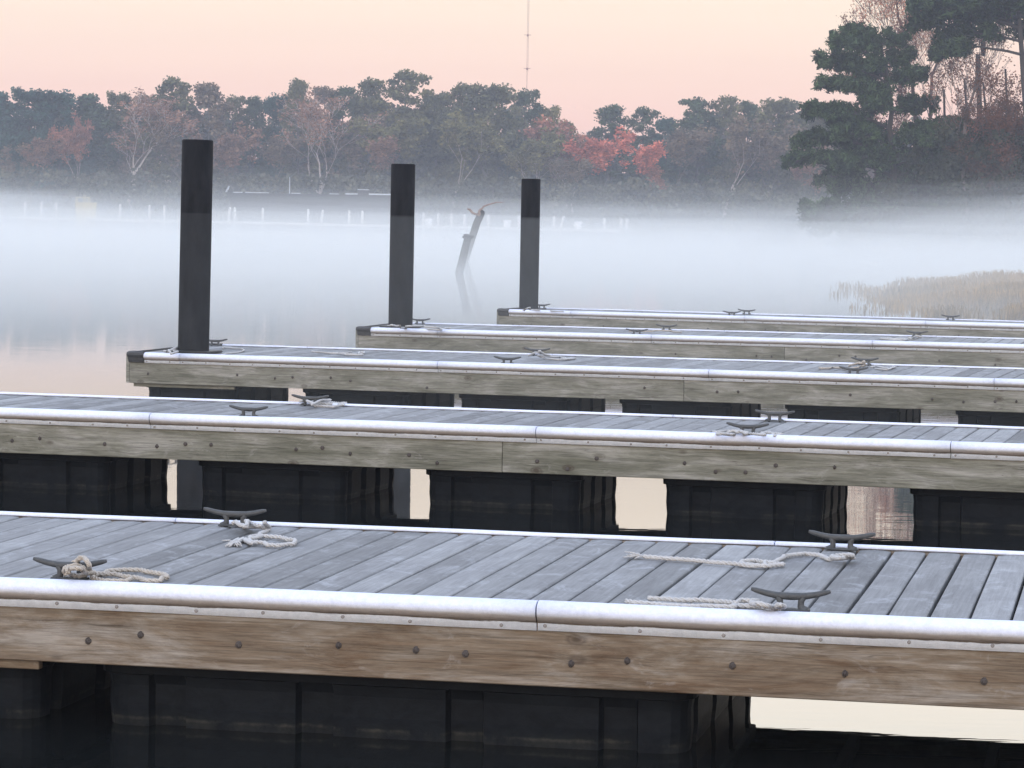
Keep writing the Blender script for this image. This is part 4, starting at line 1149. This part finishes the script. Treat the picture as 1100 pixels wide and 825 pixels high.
V = np.stack([np.stack([Xg - wg * np.cos(an), Yg - wg * np.sin(an), np.full(n, -.02)], 1), np.stack([Xg + wg * np.cos(an), Yg + wg * np.sin(an), np.full(n, -.02)], 1),
              np.stack([Xg + lx + wg * .4, Yg + ly, hg], 1), np.stack([Xg + lx - wg * .4, Yg + ly, hg], 1)], 1).reshape(-1, 3)
gm_.add(V, (np.arange(n)[:, None] * 4 + np.arange(4)[None]).tolist())
o = gm_.build('marsh_grass', M_LEAF); o.color = (0.25, 0.175, 0.09, 1); tag(o, kind='stuff')

# ------------------------------------------------------------------ far dock, boat and other things across the water
def far_z(px, py, z): return at_z(px, py, z)
LP = far_z(0, 229.5, 0.6); RP = Vector((at_y(676, 240, 262).x, 262, 0.6))
LP = Vector((at_y(-20, 240, 325).x, 325, 0.6))
dv = (RP - LP); Lf = dv.length; rzf = math.atan2(dv.y, dv.x)
fd = empty('long_pier', (LP.x, LP.y, 0), rzf)
tag(fd, 'long low pale pier with many short posts across the misty water', 'pier')
m = MB(); m.box(0, Lf, -0.9, 0.9, 0.50, 0.62); m.build('pier_deck', M_POST, fd)
m = MB(); m.box(0, Lf, -0.97, -0.905, 0.40, 0.66); m.build('pier_fascia', M_POST, fd)
mp_ = MB(); mp_.lathe([(0.125, -1.0), (0.125, 1.82), (0.09, 1.9), (0.01, 1.93)], 10); ME_FP = mp_.mesh('post', M_POST, True)
for px in (16, 34, 50, 67, 118, 167, 183, 234, 259, 289, 320, 351, 364, 378, 449, 461, 477, 491, 505, 531, 546, 558, 584, 638, 662, 673):
    # walk along the pier to this column
    lo, hi = 0, Lf
    for _ in range(40):
        mid = (lo + hi) / 2; p = LP + dv * (mid / Lf)
        if 550 + F * p.x / p.y < px: lo = mid
        else: hi = mid
    o = bpy.data.objects.new('post', ME_FP); COL.objects.link(o); o.parent = fd
    o.location = (lo, -1.12 if int(px) % 2 else 1.05, 0); o.rotation_euler = (0, ((px * 37) % 11 - 5) * 0.006, 0)
    o.scale = (1, 1, (2.35 - 0.0011 * px) / 1.93)
    if px in (234, 351): o.rotation_euler = (0, 0.14, 0)
def on_pier(px):
    lo, hi = 0, Lf
    for _ in range(40):
        mid = (lo + hi) / 2; p = LP + dv * (mid / Lf)
        if 550 + F * p.x / p.y < px: lo = mid
        else: hi = mid
    return LP + dv * (lo / Lf)
for px, lab in ((458, 'small white dock box on the far pier just right of the middle black piling'), (542, 'small white dock box on the far pier left of the smallest black piling'), (618, 'small white dock box on the far pier near its right end')):
    p = on_pier(px); r_ = empty('dock_box', (p.x, p.y - .3, 0.625), rzf); tag(r_, lab, 'dock box', 'white boxes on the far pier')
    m = MB(); m.box(-.27, .27, -.2, .2, 0, .52, .02); bevel(m.build('box', M_WHITE, r_), .02, 2)
    m = MB(); m.add([(-.30, -.23, .522), (.30, -.23, .522), (.30, .23, .522), (-.30, .23, .522), (-.26, -.19, .62), (.26, -.19, .62), (.26, .19, .66), (-.26, .19, .66)], [(3, 2, 1, 0), (4, 5, 6, 7), (0, 1, 5, 4), (1, 2, 6, 5), (2, 3, 7, 6), (3, 0, 4, 7)]); m.build('lid', M_WHITE, r_)
p = on_pier(700 - 20)
# leaning post near the pier's right part
m = MB(); a = at_y(604, 240, 268); m.tube([(0, 0, -1), (.35, 0, 1.0), (.55, 0, 1.75)], [.13, .12, .10], 10)
o = m.build('leaning_post', M_POST, None, True); o.location = (at_y(599, 240, 266).x, 266, 0); tag(o, 'pale post leaning right beside the right end of the far pier', 'post')

# long dark boat behind the pier
YB = 345
M_HULL = m_plain('dark_hull', (0.020, 0.022, 0.028), (0.035, 0.037, 0.045), .5, .5, .4, 0)
M_GUN = m_plain('pale_gunwale', (0.34, 0.38, 0.43), (0.55, 0.60, 0.66), .5, .5, .4, 0)
bx0 = at_y(241, 215, YB).x; bx1 = at_y(436, 215, YB).x; zt = at_y(335, 208.5, YB).z
bt = empty('boat', ((bx0 + bx1) / 2, YB, 0)); tag(bt, 'long low dark boat with a raked bow to the left, behind the far pier', 'boat')
Lb = bx1 - bx0; hw = 2.0
st_ = []
for k_ in range(17):
    s = k_ / 16; x = -Lb / 2 + Lb * s
    w = hw * (1 - (1 - min(1, s / .3)) ** 2.2) + .03
    rake = (1 - min(1, s / .22)) ** 1.6
    sh = zt + rake * .35
    prof = [(x + rake * 2.6, 0.0, -.5), (x + rake * 2.2, w * .6, -.3), (x + rake * .9, w * .85, sh * .5), (x, w, sh), (x, -w, sh), (x + rake * .9, -w * .85, sh * .5), (x + rake * 2.2, -w * .6, -.3)]
    st_.append(prof)
vs = [p for pr in st_ for p in pr]; nn_ = 7
fs = [(q * nn_ + j, q * nn_ + (j + 1) % nn_, (q + 1) * nn_ + (j + 1) % nn_, (q + 1) * nn_ + j) for q in range(16) for j in range(nn_)] + [tuple(range(nn_ - 1, -1, -1)), tuple(range(16 * nn_, 17 * nn_))]
m = MB(); m.add(vs, fs); fixn(m.build('hull', M_HULL, bt))
def bx_(px): return at_y(px, 215, YB).x - (bx0 + bx1) / 2
for a_, b_2 in ((252, 262), (265, 290), (314, 324), (355, 365), (372, 385), (397, 423)):
    m = MB(); t_ = .16 if a_ > 370 else .09
    m.box(bx_(a_), bx_(b_2), -hw - .05, -hw + .25, zt + .01, zt + .01 + t_); m.build('gunwale_rail', M_GUN, bt)
m = MB(); m.add([(bx_(242), -.25, zt + .10), (bx_(244), -.25, zt + .05), (bx_(246.5), -.3, zt + .75), (bx_(245.5), -.3, zt + .8), (bx_(242), .25, zt + .10), (bx_(244), .25, zt + .05), (bx_(246.5), .3, zt + .75), (bx_(245.5), .3, zt + .8)],
                 [(0, 1, 2, 3), (7, 6, 5, 4), (0, 4, 5, 1), (1, 5, 6, 2), (2, 6, 7, 3), (3, 7, 4, 0)]); m.build('bow_cap', M_GUN, bt)
m = MB(); m.box(bx_(385), bx_(397), -1.2, 1.2, zt + .01, zt + .55); cb = m.build('cabin', M_HULL, bt)
m = MB(); m.box(bx_(384.5), bx_(396), -1.3, 1.3, zt + .552, zt + .64); m.build('roof', M_GUN, cb)
m = MB(); m.tube([(bx_(311), 0, zt), (bx_(311), 0, at_y(311, 190, YB).z)], [.06, .04], 6); m.build('mast', M_GUN, bt)

# small yellow boat with an open frame
YY = 312
M_YEL = m_plain('pale_yellow_paint', (0.42, 0.38, 0.24), (0.52, 0.47, 0.31), 2, .5, .4, 0)
c = at_y(92, 216, YY)
yb = empty('work_boat', (c.x, YY, 0)); tag(yb, 'small pale yellow boat with an open frame, behind the far pier at the left', 'boat')
zz = lambda py: at_y(92, py, YY).z
m = MB(); hv = []
for x, w in ((-1.05, .5), (-.9, .75), (0.7, .8), (1.15, .45)):
    hv += [(x * .9, -w * .7, -.1), (x, -w, zz(217.5)), (x, w, zz(217.5)), (x * .9, w * .7, -.1)]
m.add(hv, [(q * 4 + j, q * 4 + (j + 1) % 4, (q + 1) * 4 + (j + 1) % 4, (q + 1) * 4 + j) for q in range(3) for j in range(4)] + [(3, 2, 1, 0), (12, 13, 14, 15)]); fixn(m.build('hull', M_YEL, yb))
m = MB()
for x in (-.95, -.1, .35):
    for y in (-.6, .6): m.tube([(x, y, zz(217.5)), (x, y, zz(209.5 if x == -.1 else 212))], .045, 6)
m.tube([(-.95, -.6, zz(212.2)), (.35, -.6, zz(212.2))], .04, 6); m.tube([(-.95, .6, zz(212.2)), (.35, .6, zz(212.2))], .04, 6)
m.build('frame', M_YEL, yb)

# leaning old pilings and the driftwood branch
Y1 = 97
def px3(px, py, Y): return at_y(px, py, Y)
b0 = px3(490, 306, Y1); t0 = px3(503, 254, Y1)
sn = empty('broken_piling', (b0.x, Y1, 0)); tag(sn, 'thick old broken piling leaning right in the mist with a dark ragged cap', 'piling')
dirv = (t0 - b0); dn = dirv.normalized()
m = MB(); s0 = b0 - dn * 1.6; m.tube([s0 - Vector((b0.x, Y1, 0)), b0 - Vector((b0.x, Y1, 0)), (b0 + dirv * .6) - Vector((b0.x, Y1, 0)), t0 - Vector((b0.x, Y1, 0))], [.14, .135, .125, .12], 14)
m.build('post', M_SNAG, sn, True)
m = MB(); rq = random.Random(4)
tt = t0 - Vector((b0.x, Y1, 0)); m.tube([tt - dn * .05, tt + dn * .03, tt + dn * .07], [.16, .17, .10], 12)
for k_ in range(12):
    a = rq.uniform(0, 6.28); m.tube([tt + Vector((math.cos(a) * .12, math.sin(a) * .1, 0)), tt + Vector((math.cos(a) * .21, math.sin(a) * .16, rq.uniform(-.08, .06)))], [.04, .015], 5)
m.build('cap', M_FLOAT if False else M_RUB, sn)
Y2 = 120
b1 = px3(500, 300, Y2); t1 = px3(517, 229, Y2)
m = MB(); m.tube([Vector((-.35, 0, -1)), Vector((0, 0, 0)) + (px3(505, 262, Y2) - Vector((b1.x, Y2, 0))), px3(512, 240, Y2) - Vector((b1.x, Y2, 0)), t1 - Vector((b1.x, Y2, 0)), px3(519, 226, Y2) - Vector((b1.x, Y2, 0))], [.15, .15, .15, .15, .08], 12)
o = m.build('leaning_piling', M_SNAG, None, True); o.location = (b1.x, Y2, 0); tag(o, 'second leaning piling fainter and farther back, its top near the curved branch', 'piling')
M_DRIFT = m_plain('reddish_driftwood', (0.20, 0.14, 0.11), (0.36, 0.28, 0.24), 6, .9, .1, .2)
Y3 = 118; rb = px3(513, 262, Y3)
m = MB(); O = Vector((rb.x, Y3, 0)); pp = spline([px3(514, 232, Y3) - O, px3(514.5, 227, Y3) - O, px3(519, 222, Y3) - O, px3(529, 218.6, Y3) - O, px3(540, 217.4, Y3) - O], 5)
m.tube(pp, [.05 * (1 - .8 * i / (len(pp) - 1)) + .01 for i in range(len(pp))], 8)
m.tube([px3(514, 231, Y3) - O, px3(508, 229, Y3) - O, px3(504.5, 225, Y3) - O, px3(502, 224.4, Y3) - O], [.04, .05, .05, .03], 7)
o = m.build('driftwood_branch', M_DRIFT, None, True); o.location = O; tag(o, 'curved reddish driftwood branch arching right from the leaning pilings', 'branch')

# ------------------------------------------------------------------ radio mast and slim pole
YM = 600
pm = at_y(565.5, 120, YM); ztop = 58.0
M_MAST = m_plain('faded_red_steel', (0.26, 0.12, 0.10), (0.32, 0.16, 0.13), .1, .7, .3, 0)
mt = empty('radio_mast', (pm.x, YM, 0.9)); tag(mt, 'very thin guyed radio mast rising faintly above the far trees', 'mast')
z_lo = at_y(565, 78, YM).z - .9
m = MB(); w = .17
cs4 = [(w, 0), (-w * .5, w * .87), (-w * .5, -w * .87)]
for x, y in cs4: m.tube([(x, y, z_lo), (x, y, ztop)], .026, 5)
z = z_lo
while z < ztop - .6:
    for i in range(3):
        a, b2 = cs4[i], cs4[(i + 1) % 3]; m.tube([(a[0], a[1], z), (b2[0], b2[1], z + .6)], .014, 3)
    z += .6
m.build('upper_lattice', M_MAST, mt)
m = MB(); m.tube([(0, 0, 0), (0, 0, z_lo)], .05, 6); m.build('lower_tube', M_MAST, mt)
for py in (38, 74):
    z = at_y(565, py, YM).z - .9; m = MB(); m.lathe([(.1, z - .25), (.24, z), (.24, z + .12), (.1, z + .25)], 8); m.tube([(-.7, 0, z + .1), (.7, 0, z + .1)], .05, 5); m.build('antenna', M_MAST, mt)
# end
